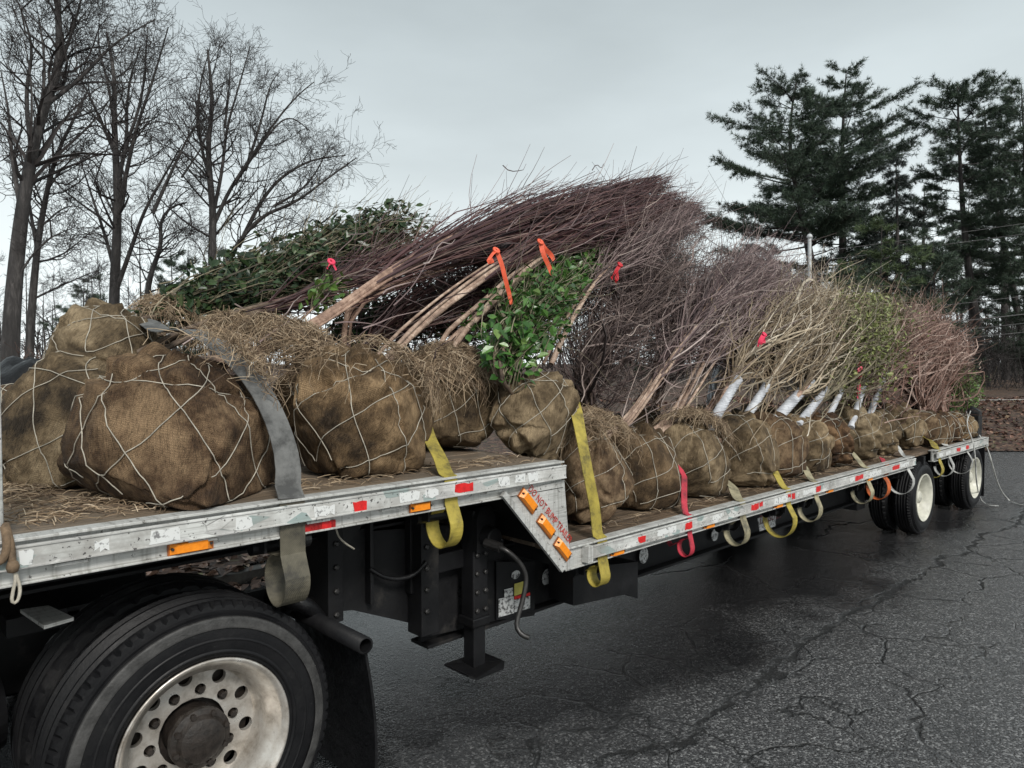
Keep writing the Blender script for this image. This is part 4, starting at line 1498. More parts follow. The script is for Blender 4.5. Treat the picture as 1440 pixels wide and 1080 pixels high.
obj('tail_lamp', G().box((XL1 + .031, 2.60, .80), (XL1 + .045, 2.72, .86)), 'tape_red', trailer)

# ------------------------------------------------------------------ tractor unit (its rear end)
tractor = thing('truck_tractor', 'rear end of black truck tractor with dual drive wheels at lower left', 'truck', (1.05, 3.9, 0))
WC = onY(292, 1048, 2.66)
wo = wheel(tractor, (WC[0], 2.645, WC[2]), .51, .28, 'rim_alloy', 2, a0=.12)
wheel(tractor, (WC[0], 2.96, WC[2]), .51, .28, 'rim_alloy', 0)
wheel(tractor, (WC[0], 5.15, WC[2]), .51, .28, 'rim_alloy', 0, sgn=-1)
wheel(tractor, (WC[0] - 1.32, 2.645, WC[2]), .51, .28, 'rim_alloy', 2)
wheel(tractor, (WC[0] - 1.32, 2.96, WC[2]), .51, .28, 'rim_alloy', 0)
for y in (3.42, 4.3):
    obj('frame_rail', G().box((-3.2, y, .58), (1.28, y + .02, .86)).box((-3.2, y, .85), (1.28, y + .08, .86)).box((-3.2, y, .58), (1.28, y + .08, .59)), 'black_frame', tractor, bevel=.002)
obj('axle_housing', G().box((WC[0] - .09, 3.1, WC[2] - .1), (WC[0] + .09, 4.9, WC[2] + .1)).lathe([(-.2, .0001), (-.2, .15), (0, .24), (.2, .15), (.2, .0001)], (WC[0], 3.9, WC[2]), 'Y', 20), 'black_frame', tractor, bevel=.01)
obj('fifth_wheel', G().prism([(-.9, 3.45, 1.02), (.1, 3.45, 1.02), (.45, 3.62, .97), (.45, 4.18, .97), (.1, 4.35, 1.02), (-.9, 4.35, 1.02)], (0, 0, .035)), 'black_frame', tractor, bevel=.006)
obj('fifth_wheel_stand', G().box((-.55, 3.45, .85), (-.05, 4.35, 1.02)), 'black_frame', tractor)
# flap bar behind the wheel
TB = onY(514, 908, 2.56)
tb = G()
prT = [(0, .036), (0, .028), (.03, .028), (.03, .0001)]
tb.lathe([(0, .028), (0, .036), (.9, .036)], (TB[0], 2.56, TB[2]), 'Y', 18)
tb.lathe([(0, .028), (.25, .028)], (TB[0], 2.56, TB[2]), 'Y', 18)
obj('flap_bar', tb, 'black_frame', tractor, smooth=True)
obj('flap_bar_mount', G().box((TB[0] - .45, 3.40, TB[2] - .07), (TB[0] + .04, 3.44, TB[2] + .05)), 'black_frame', tractor)
t = np.linspace(0, 1, 9)
fl = [(TB[0] + .01 + .05 * math.sin(q * 2.2), 2.585, TB[2] - .03 - q * .62) for q in t]
obj('mud_flap', G().prism([(x, y, z) for x, y, z in fl] + [(x + .012, y, z) for x, y, z in fl[::-1]], (0, .6, 0)), 'black_plastic', tractor)
obj('hose_bundle', G().tubes(densify([onY(*q) for q in ((398, 858, 3.1), (408, 846, 3.0), (425, 848, 2.95), (440, 858, 2.98), (452, 875, 3.05))], 20), .035, 10), 'black_plastic', tractor, smooth=True)
sp_ = [onZ(x, y, 1.0) for x, y in ((28, 857), (68, 851), (104, 868), (62, 880))]
st_ = obj('step_plate', G().prism(sp_, (0, 0, -.012)), 'aluminium', tractor, bevel=.002)
zmin = min(p[1] for p in sp_)
obj('step_bracket', G().box((sp_[0][0] - .05, sp_[0][1] - .05, .92), (sp_[2][0] + .02, 3.42, .985)), 'black_frame', tractor)
obj('tank', G().lathe([(-.55, .0001), (-.55, .12), (-.5, .15), (.3, .15), (.35, .12), (.35, .0001)], (.15, 3.2, .62), 'X', 24), 'black_paint', tractor, smooth=False)
obj('frame_bracket', G().box((.0, 3.08, .45), (.12, 3.42, .9)), 'black_frame', tractor, bevel=.005)

# ------------------------------------------------------------------ nursery trees: burlapped balls, stems, twigs
BALLS = {}

class Ball:
    def __init__(s, C, axis, R, H, deck, seed, n=6, sl=.85, pin=.10, depth=.046, full=True):
        s.C, s.R, s.H, s.deck, s.seed, s.n, s.sl, s.pin, s.depth = np.asarray(C, float), R, H, deck, seed, n, sl, pin, depth
        s.a = unit(axis)
        r = np.random.default_rng(seed)
        s.e1 = unit(np.cross(s.a, (0.2, 1, 0.1)))
        s.e2 = np.cross(s.a, s.e1)
        s.ph = r.uniform(0, 6.28, 3 * n)
        s.j = r.normal(0, .05, 2 * n)
        s.flats = [(unit(r.normal(size=3) * (1, 1, .8)), min(R, H) * r.uniform(.76, .95)) for _ in range(13)]
        s.lat = [r.uniform(.9, 1.1), r.uniform(2.0, 2.3)]

    def rope_u(s, fam, k, th):
        sg = 1 if fam == 0 else -1
        i = fam * s.n + k
        return 2 * math.pi * (k + .5 * fam) / s.n + s.j[i] + sg * s.sl * (th - 1.57) + .055 * np.sin(th * 3.3 + s.ph[i])

    def pos(s, u, th, lift=0.0):
        st, ct = np.sin(th), np.cos(th)
        r = s.R * np.abs(st) ** .80 * (1 - s.pin * ct)
        h = s.H * np.sign(ct) * np.abs(ct) ** .88
        d = np.full(np.shape(u), 9.0)
        for fam in (0, 1):
            for k in range(s.n):
                du = (u - s.rope_u(fam, k, th) + math.pi) % (2 * math.pi) - math.pi
                d = np.minimum(d, np.abs(du) * np.maximum(r, .04) * .74)
        for L in s.lat:
            d = np.minimum(d, np.abs(th - L - .07 * np.sin(2 * u + L)) * s.R)
        base = s.C + (r * np.cos(u))[..., None] * s.e1 + (r * np.sin(u))[..., None] * s.e2 + h[..., None] * s.a
        nrm = unit((st * np.cos(u))[..., None] * s.e1 + (st * np.sin(u))[..., None] * s.e2 + (ct * s.R / s.H)[..., None] * s.a)
        k = s.R / .35
        disp = .10 * s.R * nz(base, s.seed, 5.5 / s.R * .35, 2) + .018 * s.R * nz(base, s.seed + 3, 30 / s.R * .35, 2)
        disp = disp - s.depth * k * np.exp(-(d / (.030 * k)) ** 2) + .016 * k * np.exp(-((d - .1 * k) / (.06 * k)) ** 2)
        # pleats: gathered cloth near the collar and creases running off the ropes
        disp = disp + .014 * np.sin(17 * u + 2 * np.sin(3 * u)) * np.exp(-(th / .45) ** 2) + .010 * k * np.sin(11 * u + 9 * th + 3 * np.sin(4 * u + s.seed)) * np.exp(-((th - 2.3) / .7) ** 2)
        disp = disp + .010 * k * (1 - np.abs(nz(base * (1, 1, 2.4), s.seed + 9, 26, 2)) * 2.2)
        p = base + nrm * (disp + lift)[..., None]
        # pressed flats, as where a ball was dropped, stacked or squeezed
        for n_, d_ in s.flats:
            ov = (p - s.C) @ n_ - d_ - lift
            p = p - n_ * (np.clip(ov, 0, None) * .8)[..., None]
        # settles on the deck
        low = np.clip(s.deck + .10 - p[..., 2], 0, 1)
        p[..., 0] += nrm[..., 0] * low * .18
        p[..., 1] += nrm[..., 1] * low * .18
        zf = s.deck + .004 + lift * .3
        p[..., 2] = np.where(p[..., 2] < zf + .03, zf + .03 * np.exp((p[..., 2] - zf - .03) / .03), p[..., 2])
        return p

    def build(s, root, mat, nu=84, nv=46, rope=.0022, rope_mat='rope'):
        u = np.linspace(0, 2 * math.pi, nu + 1)
        th = np.linspace(.03, math.pi - .03, nv)
        U, T = np.meshgrid(u, th, indexing='ij')
        P = s.pos(U, T)
        uv = np.stack([U * s.R, T * s.R], -1).reshape(-1, 2)
        i, j = np.meshgrid(np.arange(nu), np.arange(nv - 1), indexing='ij')
        a = (i * nv + j).ravel()
        F = np.stack([a, a + 1, a + nv + 1, a + nv], -1)
        g = G().add(P.reshape(-1, 3), F, uv)
        o = obj('root_ball', g, mat, root, smooth=True)
        if rope:
            r = np.random.default_rng(s.seed + 50)
            PP = []
            for fam in (0, 1):
                for k in range(s.n):
                    t0, t1 = r.uniform(.2, .55), r.uniform(2.3, 2.85)
                    t = np.linspace(t0, t1, 36)
                    PP.append(s.pos(s.rope_u(fam, k, t), t, .006))
            for L in s.lat[:1]:
                uu = np.linspace(0, 6.283, 36)
                PP.append(s.pos(uu, L + .07 * np.sin(2 * uu + L), .006))
            obj('rope_net', G().tubes(np.array(PP), rope, 5, s.seed), rope_mat, o, smooth=True)
        return o

    def top(s, k=.85):
        return s.C + s.a * s.H * k

def curve_at(Cv, t):
    t = np.asarray(t, float)
    n = len(Cv) - 1
    x = np.clip(t, 0, 1) * n
    i = np.minimum(x.astype(int), n - 1)
    f = (x - i)[..., None]
    p = Cv[i] * (1 - f) + Cv[i + 1] * f
    ex = np.clip(t - 1, 0, None)[..., None]
    return p + (Cv[-1] - Cv[-3]) / 2 * n * ex

def sheaf(root, pts, seed, nstem=3, ntwig=260, spread=.22, r0=.018, stem_mat='bark_tan', twig_mat='twig_red', sub=2, wig=.05, tr=.0034,
          t0=(.1, .75), ln=(.25, .55), stem_spread=.35, fan=0.0, env=None, droop=0.0, stem_sides=7, sublen=(.10, .28), loose=.35, stray=.2):
    rng = np.random.default_rng(seed)
    Cv = densify(pts, 28)
    Ltot = np.linalg.norm(np.diff(Cv, axis=0), axis=1).sum()
    ax = unit(Cv[-1] - Cv[0])
    n1 = unit(np.cross(ax, (0, 0, 1)))
    n2 = np.cross(n1, ax)
    tt = np.linspace(0, 1, 28)
    stems = []
    g = G()
    for k in range(nstem):
        a = rng.uniform(0, 6.28)
        m = spread * stem_spread * math.sqrt(rng.uniform(.1, 1)) if k else spread * .06
        off = (n1 * math.cos(a) + n2 * math.sin(a)) * m
        b0 = (n1 * rng.normal() + n2 * rng.normal()) * (.03 if k else 0)
        tend = rng.uniform(.72, 1.0) if k else 1.0
        P = curve_at(Cv, tt * tend) + off * (tt ** 1.2)[:, None] + b0 * (1 - tt)[:, None] + (n1 * rng.normal(0, wig * .5) + n2 * rng.normal(0, wig * .5)) * np.sin(tt * 7 + rng.uniform(0, 6))[:, None] * tt[:, None]
        rr = r0 * (1 if k == 0 else rng.uniform(.45, .8))
        rad = rr * np.linspace(1, .14, 28) ** .9 * (1 + .08 * np.sin(tt * 40 + k))
        g.tubes(P, rad, stem_sides, seed + k)
        stems.append((P, tend))
    obj('trunk', g, stem_mat, root, smooth=True)
    if env is None:
        env = lambda t: np.clip(.25 + 1.3 * t, 0, 1) * np.clip(1.5 - .7 * t, 0, 1)
    si = rng.integers(0, nstem, ntwig)
    ts = rng.uniform(t0[0], t0[1], ntwig)
    SP = np.array([s[0] for s in stems])
    fi = ts * 27
    ii = np.minimum(fi.astype(int), 26)
    p0 = SP[si, ii] + (SP[si, ii + 1] - SP[si, ii]) * (fi - ii)[:, None]
    te = np.array([s[1] for s in stems])[si]
    ta = ts * te
    l = rng.uniform(ln[0], ln[1], ntwig)
    t1 = np.minimum(ta + l, 1.12)
    a = rng.uniform(0, 6.28, ntwig)
    m = spread * env(t1) * np.sqrt(rng.uniform(.05, 1, ntwig)) * rng.choice([1, 1, 1, 1.25], ntwig)
    off = (n1 * np.cos(a)[:, None] + n2 * np.sin(a)[:, None]) * m[:, None]
    p2 = curve_at(Cv, t1) + off - np.array([0, 0, 1]) * (droop * rng.uniform(0, 1, ntwig))[:, None]
    p1 = p0 + (curve_at(Cv, ta + .45 * (t1 - ta)) - curve_at(Cv, ta)) + off * rng.uniform(.15, .9, ntwig)[:, None] + rng.normal(size=(ntwig, 3)) * spread * loose
    K = 8
    b = np.linspace(0, 1, K)[None, :, None]
    TW = p0[:, None] * (1 - b) ** 2 + 2 * p1[:, None] * b * (1 - b) + p2[:, None] * b ** 2
    w1 = rng.normal(size=(ntwig, 1, 3))
    w2 = rng.normal(size=(ntwig, 1, 3))
    LL = (l * Ltot)[:, None, None]
    TW = TW + wig * LL * (w1 * np.sin(b * 6.3 + rng.uniform(0, 6, (ntwig, 1, 1))) * .35 + w2 * np.sin(b * 13 + rng.uniform(0, 6, (ntwig, 1, 1))) * .16) * b
    rad = tr * rng.uniform(.7, 1.5, (ntwig, 1)) * np.where(rng.random((ntwig, 1)) < .06, 2.3, 1) * np.linspace(1.25, .38, K)[None]
    g = G().tubes(TW, rad, 3, seed)
    ns = int(ntwig * stray)
    if ns:                                    # stray shoots that arch out of the bundle
        ts = rng.uniform(.1, .95, ns)
        q0 = curve_at(Cv, ts) + (n1 * rng.normal(size=(ns, 1)) + n2 * rng.normal(size=(ns, 1))) * spread * .45
        d = unit(ax * 1.5 + rng.normal(size=(ns, 3)) * .42)
        sl = rng.uniform(.08, .24, ns)[:, None] * Ltot * (1.2 - .6 * ts)[:, None]
        bend = unit(np.cross(d, rng.normal(size=(ns, 3)))) * sl * rng.uniform(.05, .32, (ns, 1))
        bb = np.linspace(0, 1, 8)[None, :, None]
        ST = q0[:, None] + d[:, None] * sl[:, None] * bb + bend[:, None] * bb ** 2 + rng.normal(size=(ns, 1, 3)) * .012 * np.sin(bb * 9)
        obj('stray_shoots', G().tubes(ST, tr * 1.0 * np.linspace(1.1, .35, 8)[None] * np.ones((ns, 1)), 3, seed + 2), {'twig_red': 'twig_purple', 'twig_purple': 'twig_pale', 'twig_dark': 'twig_pale'}.get(twig_mat, twig_mat), root, kind='stuff')
    if sub:
        M = ntwig * sub
        ti = rng.integers(0, ntwig, M)
        u = rng.uniform(.25, .95, M) * (K - 1)
        ui = np.minimum(u.astype(int), K - 2)
        q0 = TW[ti, ui] + (TW[ti, ui + 1] - TW[ti, ui]) * (u - ui)[:, None]
        tan = unit(TW[ti, ui + 1] - TW[ti, ui])
        d = unit(tan + rng.normal(size=(M, 3)) * (.33 + wig * 2.5) + np.array([0, 0, .08]))
        sl = rng.uniform(sublen[0], sublen[1], M) * Ltot ** .5
        b5 = np.linspace(0, 1, 5)[None, :, None]
        Q = q0[:, None] + d[:, None] * sl[:, None, None] * b5 + rng.normal(size=(M, 1, 3)) * (wig * 2.0 * sl)[:, None, None] * np.sin(b5 * 4) * b5 + (tan[:, None] * sl[:, None, None] * .35) * b5 ** 2
        g.tubes(Q, tr * .62 * rng.uniform(.7, 1.3, (M, 1)) * np.linspace(1, .45, 5)[None], 3, seed + 1)
    obj('branches', g, twig_mat, root, kind='stuff')
    return Cv, TW

def leaves(root, TW, n, size, mat, seed, jit=.03, single=0, up=(0, 0, .8), aspect=.55, u0=.2, front=None):
    rng = np.random.default_rng(seed)
    K = TW.shape[1]
    ti = rng.integers(0, len(TW), n)
    u = rng.uniform(u0, 1, n) * (K - 1)
    ui = np.minimum(u.astype(int), K - 2)
    P = TW[ti, ui] + (TW[ti, ui + 1] - TW[ti, ui]) * (u - ui)[:, None] + rng.normal(0, jit, (n, 3))
    if single:
        d = np.linalg.norm(P - _C, axis=1)
        if front is not None:
            d = d + front(P)
        order = np.argsort(d)
        S, P = P[order[:single]], P[order[single:]]
        V, F = leaf_batch(np.zeros((1, 3)), 0, size, np.random.default_rng(1), aspect=aspect)
        me = G().add(V, F).mesh('leaf')
        me.materials.append(MAT[mat])
        for q in S:
            sc = rng.uniform(.55, 1.3)
            tilt = Vector((rng.normal(-.35, .5), rng.normal(-.55, .5), rng.uniform(.3, 1))).normalized()
            e = tilt.to_track_quat('Z', 'Y').to_euler()
            e.rotate_axis('Z', rng.uniform(0, 6.28))
            inst('leaf', me, root, q, e, (sc, sc, sc))
    g = G().add(*leaf_batch(P, .75, size, rng, up=up, aspect=aspect))
    obj('foliage', g, mat, root, kind='stuff')

RED = dict(loose=.14, stray=.07, sublen=(.08, .22), env=lambda t: np.clip(.3 + 1.3 * t, 0, 1) * np.clip(2.0 - 1.45 * t, .3, 1))
GRP = 'burlapped nursery trees on the trailer'
AXU = (.50, .10, .80)
AXL = (.66, .16, .70)
def ntree(label, px, py, Y, R, H, deck, mat, seed, axis=AXU, n=7, rope=.0022, nu=84, nv=46, name='nursery_tree', rope_mat='rope', stacked=False, **kw):
    C = onY(px, py, Y)
    if not stacked:                            # sits into the deck boards
        C[2] = min(C[2], deck + .84 * min(R, H))
    root = thing(name, label, 'nursery tree', (C[0], C[1], deck + .004), GRP)
    b = Ball(C, axis, R, H, deck, seed, n, **kw)
    b.build(root, mat, nu, nv, rope, rope_mat)
    return root, b

# --- upper deck -----------------------------------------------------
t1, b1 = ntree('nursery tree with the largest brown root ball, front of the upper deck', 246, 608, 3.07, .42, .39, ZU, 'burlap_brown', 301, axis=(.20, .02, .9), n=8, nu=140, nv=84, pin=.34)
sheaf(t1, [b1.top(.7), onY(350, 505, 3.6), onY(440, 462, 3.45), onY(590, 352, 3.6), onY(740, 306, 3.85), onY(895, 268, 4.1)], 401, 5, 520, .24, .027, 'bark_tan', 'twig_red', 1, .03, .0044, (.3, .85), (.25, .6), **RED)
t2, b2 = ntree('nursery tree with brown ball beside the grey strap, second along the upper rail', 503, 588, 3.05, .355, .345, ZU, 'burlap_olive', 302, axis=(.42, .05, .82), n=7, nu=120, nv=70, pin=.12)
sheaf(t2, [b2.top(.7), onY(585, 458, 3.35), onY(700, 372, 3.55), onY(800, 322, 3.8), onY(925, 288, 4.1)], 402, 5, 380, .23, .021, 'bark_pale', 'twig_red', 1, .03, .0044, (.3, .85), (.25, .6), **RED)
t3, b3 = ntree('nursery tree with straw-topped ball behind the yellow strap', 628, 572, 3.47, .325, .30, ZU, 'burlap_olive', 303, axis=(.40, .08, .82), nu=100, nv=60)
sheaf(t3, [b3.top(.8), onY(602, 508, 3.42), onY(690, 428, 3.45), onY(748, 370, 3.6), onY(850, 318, 3.9), onY(955, 300, 4.3)], 403, 4, 380, .23, .026, 'bark_pale', 'twig_red', 1, .03, .0044, (.35, .85), (.25, .6), **RED)
t4, b4 = ntree('bright leafy nursery shrub on the root ball at the step edge', 748, 579, 3.06, .295, .285, .9, 'burlap_olive', 304, axis=(.35, .12, .85), nu=100, nv=60, stacked=True)
_, tw = sheaf(t4, [onY(730, 565, 3.02), onY(693, 522, 2.96), onY(722, 462, 3.06), onY(782, 405, 3.6), onY(850, 350, 4.1)], 404, 3, 300, .215, .010, 'bark_brown', 'twig_olive', 1, .10, .0026, (.02, .8), (.15, .35), env=lambda t: np.clip(.8 + .9 * t, 0, 1.1) * np.clip(1.75 - 1.7 * t, .5, 1))
leaves(t4, tw, 3600, .060, 'leaf_bright', 504, .028, single=260, aspect=.62, front=lambda P: -1.2 * np.clip(1.95 - P[:, 2], -1, .3))
t0a, b0a = ntree('nursery tree with creased ball directly behind the largest ball', 112, 608, 3.78, .40, .36, ZU, 'burlap_olive', 305, axis=(.40, .02, .85), nu=100, nv=60, pin=.2)
t0b, b0b = ntree('nursery tree with ball low at the left edge behind the creased ball', 62, 614, 4.52, .37, .32, ZU, 'burlap_brown', 306, axis=(.4, .02, .85))
t0c, b0c = ntree('dark evergreen nursery shrub whose olive ball lies on top of the others', 152, 500, 4.02, .30, .27, 1.40, 'burlap_olive', 307, axis=(.55, .05, .8), pin=.15, stacked=True)
pk = onY(40, 600, 5.0)
t0d, b0d = ntree('nursery tree with ball wrapped in black plastic at the far left', 48, 588, 4.95, .36, .34, ZU, 'black_plastic', 308, rope=0, nu=50, nv=30, axis=(.4, .05, .85))
sheaf(t0a, [b0a.top(.7), onY(300, 455, 3.75), onY(430, 425, 3.9), onY(560, 372, 4.1), onY(700, 335, 4.3)], 405, 3, 200, .2, .018, 'bark_brown', 'twig_red', 2, .05, .0036, (.25, .85), (.2, .5))
# two long evergreens lying along the far side
_, tw = sheaf(t0c, [b0c.top(.7), onY(250, 445, 4.15), onY(340, 412, 4.3), onY(440, 366, 4.5), onY(565, 320, 4.75)], 406, 3, 420, .215, .015, 'bark_brown', 'twig_olive', 1, .06, .0036, (.04, .85), (.15, .4), env=lambda t: np.clip(.55 + 1.8 * t, 0, 1) * np.clip(1.7 - .85 * t, 0, 1))
leaves(t0c, tw, 6800, .062, 'leaf_dark', 506, .03, aspect=.5, up=(-.2, -.5, .7))
_, tw = sheaf(t0b, [b0b.top(.7), onY(330, 430, 4.45), onY(440, 395, 4.55), onY(540, 350, 4.7)], 407, 2, 200, .21, .014, 'bark_brown', 'twig_olive', 1, .06, .003, (.25, .85), (.15, .35))
leaves(t0b, tw, 2600, .058, 'leaf_dark', 507, .03, aspect=.5, up=(-.2, -.5, .7))
sheaf(t0d, [b0d.top(.7), onY(260, 455, 4.9), onY(420, 395, 5.0), onY(560, 340, 5.1)], 408, 2, 120, .16, .012, 'bark_brown', 'twig_olive', 1, .05, .003, (.3, .85), (.2, .4))
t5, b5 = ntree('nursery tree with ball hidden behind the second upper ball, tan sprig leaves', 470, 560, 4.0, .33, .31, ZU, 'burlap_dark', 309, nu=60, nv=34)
_, tw = sheaf(t5, [b5.top(.8), onY(470, 430, 3.9), onY(600, 385, 4.05), onY(760, 332, 4.3), onY(950, 300, 4.8)], 409, 5, 380, .28, .018, 'bark_tan', 'twig_red', 1, .03, .0044, (.25, .9), (.25, .6), **RED)
_, tw = sheaf(t5, [onY(425, 448, 3.6), onY(450, 420, 3.6), onY(490, 395, 3.65)], 410, 1, 20, .09, .006, 'bark_tan', 'twig_olive', 1, .08, .002, (.1, .7), (.3, .5))
leaves(t5, tw, 60, .07, 'leaf_lime', 508, .02)
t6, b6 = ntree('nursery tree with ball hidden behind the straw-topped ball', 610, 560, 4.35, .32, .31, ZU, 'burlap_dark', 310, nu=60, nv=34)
sheaf(t6, [b6.top(.8), onY(680, 430, 4.3), onY(800, 365, 4.4), onY(960, 318, 4.8)], 411, 5, 380, .30, .02, 'bark_pale', 'twig_red', 1, .03, .0044, (.2, .9), (.25, .6), **RED)

sheaf(t6, [b6.top(.8), onY(640, 470, 4.3), onY(740, 420, 4.35), onY(850, 375, 4.5), onY(940, 340, 4.7)], 412, 4, 380, .34, .016, 'bark_tan', 'twig_dark', 2, .10, .0036, (.02, .9), (.2, .5), loose=.6)
sheaf(t5, [b5.top(.6), onY(520, 470, 4.1), onY(610, 430, 4.2), onY(700, 390, 4.3), onY(800, 350, 4.5)], 413, 4, 340, .30, .014, 'bark_pale', 'twig_red', 2, .08, .0036, (.02, .9), (.2, .5), loose=.6)
_, tw = sheaf(t5, [onY(420, 500, 4.3), onY(520, 462, 4.4), onY(620, 432, 4.5), onY(730, 400, 4.6)], 414, 3, 300, .27, .012, 'bark_brown', 'twig_dark', 1, .08, .003, (.0, .9), (.2, .4), loose=.6)
leaves(t5, tw, 3600, .06, 'leaf_dark', 514, .04, aspect=.5, up=(-.2, -.5, .7))

# --- lower deck, second row (mostly hidden), then the near row -------
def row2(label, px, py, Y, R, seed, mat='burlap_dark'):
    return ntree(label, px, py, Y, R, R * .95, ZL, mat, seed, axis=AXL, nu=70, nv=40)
h1, c1 = row2('dark crooked nursery tree rising from behind the ball at the step', 818, 600, 3.75, .33, 320, 'burlap_olive')
sheaf(h1, [c1.top(.8), onY(815, 518, 3.75), onY(870, 455, 3.8), onY(910, 415, 3.85), onY(945, 372, 3.95)], 420, 4, 640, .48, .036, 'bark_brown', 'twig_dark', 3, .2, .0042, (.05, .9), (.15, .42), loose=.7, env=lambda t: np.clip(.7 + t, 0, 1) + 0 * t)
h2, c2 = row2('slim tan nursery tree leaning right above the leafy shrub', 790, 600, 4.3, .32, 321)
sheaf(h2, [onY(775, 512, 3.5), onY(800, 455, 3.52), onY(835, 395, 3.6), onY(890, 345, 3.8), onY(950, 318, 4.1)], 421, 2, 300, .26, .020, 'bark_pale', 'twig_purple', 2, .06, .0034, (.25, .9), (.2, .45))
h3, c3 = row2('purple twigged nursery tree in the second row behind the first lower balls', 905, 590, 4.0, .33, 322)
sheaf(h3, [c3.top(.8), onY(930, 500, 4.0), onY(980, 440, 4.1), onY(1030, 395, 4.3)], 422, 6, 400, .44, .018, 'bark_tan', 'twig_purple', 2, .09, .0046, (.1, .9), (.2, .5), loose=.4)
h4, c4 = row2('wrapped nursery tree in the second row with ball top showing beside purple twigs', 992, 568, 3.95, .30, 323, 'burlap_brown')
h5, c5 = row2('nursery tree in the second row behind the first white wrap', 1062, 578, 4.0, .31, 324)
h6, c6 = row2('nursery tree in the second row between the middle white wraps', 1128, 566, 3.85, .29, 325)
h7, c7 = row2('nursery tree in the second row behind the leaning slim wraps', 1190, 558, 3.75, .28, 326, 'burlap_brown')
h8, c8 = row2('nursery tree in the second row behind the rearmost white wraps', 1224, 556, 3.7, .27, 327)

near = [  # label, px, py, R, mat
    ('nursery tree with ball under the yellow strap, first on the lower deck', 816, 670, .34, 'burlap_brown'),
    ('nursery tree with ball left of the red strap, second on the lower deck', 898, 664, .335, 'burlap_dark'),
    ('nursery tree with ball right of the red strap, third on the lower deck', 967, 649, .33, 'burlap_olive'),
    ('nursery tree with the widest white trunk wrap, fourth ball on the lower deck', 1033, 636, .335, 'burlap_olive'),
    ('nursery tree with short white wrap, fifth ball on the lower deck', 1082, 630, .32, 'burlap_brown'),
    ('nursery tree with flared white wrap, sixth ball on the lower deck', 1122, 623, .305, 'burlap_olive'),
    ('olive leafed nursery tree, seventh ball on the lower deck', 1157, 620, .295, 'burlap_brown'),
    ('nursery tree with slanting slim wrap, eighth ball on the lower deck', 1199, 612, .30, 'burlap_olive'),
    ('nursery tree with red ribbon on its white wrap, ninth lower ball', 1228, 608, .28, 'burlap_olive'),
    ('nursery tree with the rearmost tall white wrap, tenth lower ball', 1261, 602, .295, 'burlap_olive'),
    ('russet twigged nursery tree behind the last tall wrap, eleventh lower ball', 1301, 606, .235, 'burlap_brown'),
    ('russet twigged nursery tree, fourth ball from the trailer tail', 1316, 604, .225, 'burlap_brown'),
    ('russet twigged nursery tree, third ball from the trailer tail', 1328, 602, .215, 'burlap_brown'),
    ('lime green nursery shrub, second ball from the trailer tail', 1338, 600, .205, 'burlap_olive'),
    ('lime green nursery shrub on the last ball at the trailer tail', 1347, 599, .20, 'burlap_olive')]
NT = []
for k, (lab, px, py, R, mt) in enumerate(near):
    Y = 2.71 + R - .004 * k if k < 10 else 2.68 + R * .8
    NT.append(ntree(lab, px, py, Y, R, R * .98, ZL, mt, 340 + k, axis=AXL if k > 2 else (.55, .12, .76), nu=120 if k < 8 else 70, nv=68 if k < 8 else 40, rope=.0023 if k < 8 else .003))
def Yk(k):
    return NT[k][1].C[1]
# purple twig trees
sheaf(NT[0][0], [NT[0][1].top(.75), onY(880, 602, 3.2), onY(935, 520, 3.25), onY(985, 455, 3.35), onY(1040, 390, 3.6)], 440, 8, 330, .33, .022, 'bark_pale', 'twig_purple', 2, .07, .0042, (.42, .95), (.2, .45), stray=.35, loose=.4, stem_spread=.6)
sheaf(NT[1][0], [NT[1][1].top(.75), onY(948, 592, 3.2), onY(985, 520, 3.25), onY(1018, 460, 3.4), onY(1070, 385, 3.7)], 441, 8, 330, .34, .020, 'bark_pale', 'twig_purple', 2, .07, .0042, (.42, .95), (.2, .45), stray=.35, loose=.4, stem_spread=.6)
sheaf(NT[2][0], [NT[2][1].top(.75), onY(1005, 570, 3.25), onY(1040, 490, 3.4), onY(1075, 440, 3.6), onY(1115, 415, 3.9)], 442, 5, 260, .36, .016, 'bark_tan', 'twig_purple', 2, .08, .0044, (.3, .9), (.2, .45))
# tan crooked crowns with trunk wraps
def wrapped(k, w0, w1, mids, tip, seed, wr, mat, spread, ntw, stem='bark_tan', wigg=.14, leafy=None, sub=1):
    root, b = NT[k]
    Y = Yk(k)
    A, B = onY(*w0, Y - .02), onY(*w1, Y + .03)
    wr = wr * .88
    B = A + (B - A) * 1.32
    A = A - unit(B - A) * .30
    t = np.linspace(0, 1, 12)
    P = A + (B - A) * t[:, None]
    sc_ = np.linalg.norm(A - _C)
    r = wr * (1 - .18 * t + .03 * np.sin(t * 30 + k))
    r[-2] *= 1.10
    r[-1] *= 1.16
    obj('trunk_wrap', G().tubes(P, r, 12, seed, caps=True), 'wrap', root, smooth=True)
    pts = [b.top(.5), A, B] + [onY(x, y, Y + d) for x, y, d in mids] + [onY(tip[0], tip[1], Y + tip[2])]
    _, tw = sheaf(root, pts, seed, 1, ntw, spread, wr * .62, stem, mat, sub, wigg, .0052, (.32, .9), (.15, .45), env=lambda t: np.clip((t - .22) * 2.4, .05, 1) * np.clip(1.6 - .75 * t, 0, 1))
    if leafy:
        leaves(root, tw, leafy[0] * 2, leafy[1], leafy[2], seed + 5, .06, u0=.45)
wrapped(3, (1003, 592), (1029, 547), [(1046, 515, .05), (1066, 478, .15)], (1112, 440, .5), 443, .052, 'twig_tan', .42, 340)
wrapped(4, (1048, 588), (1071, 553), [(1092, 510, .1)], (1145, 440, .5), 444, .046, 'twig_tan', .42, 330)
wrapped(5, (1098, 582), (1130, 547), [(1140, 510, .1)], (1175, 445, .5), 445, .058, 'twig_tan', .42, 330)
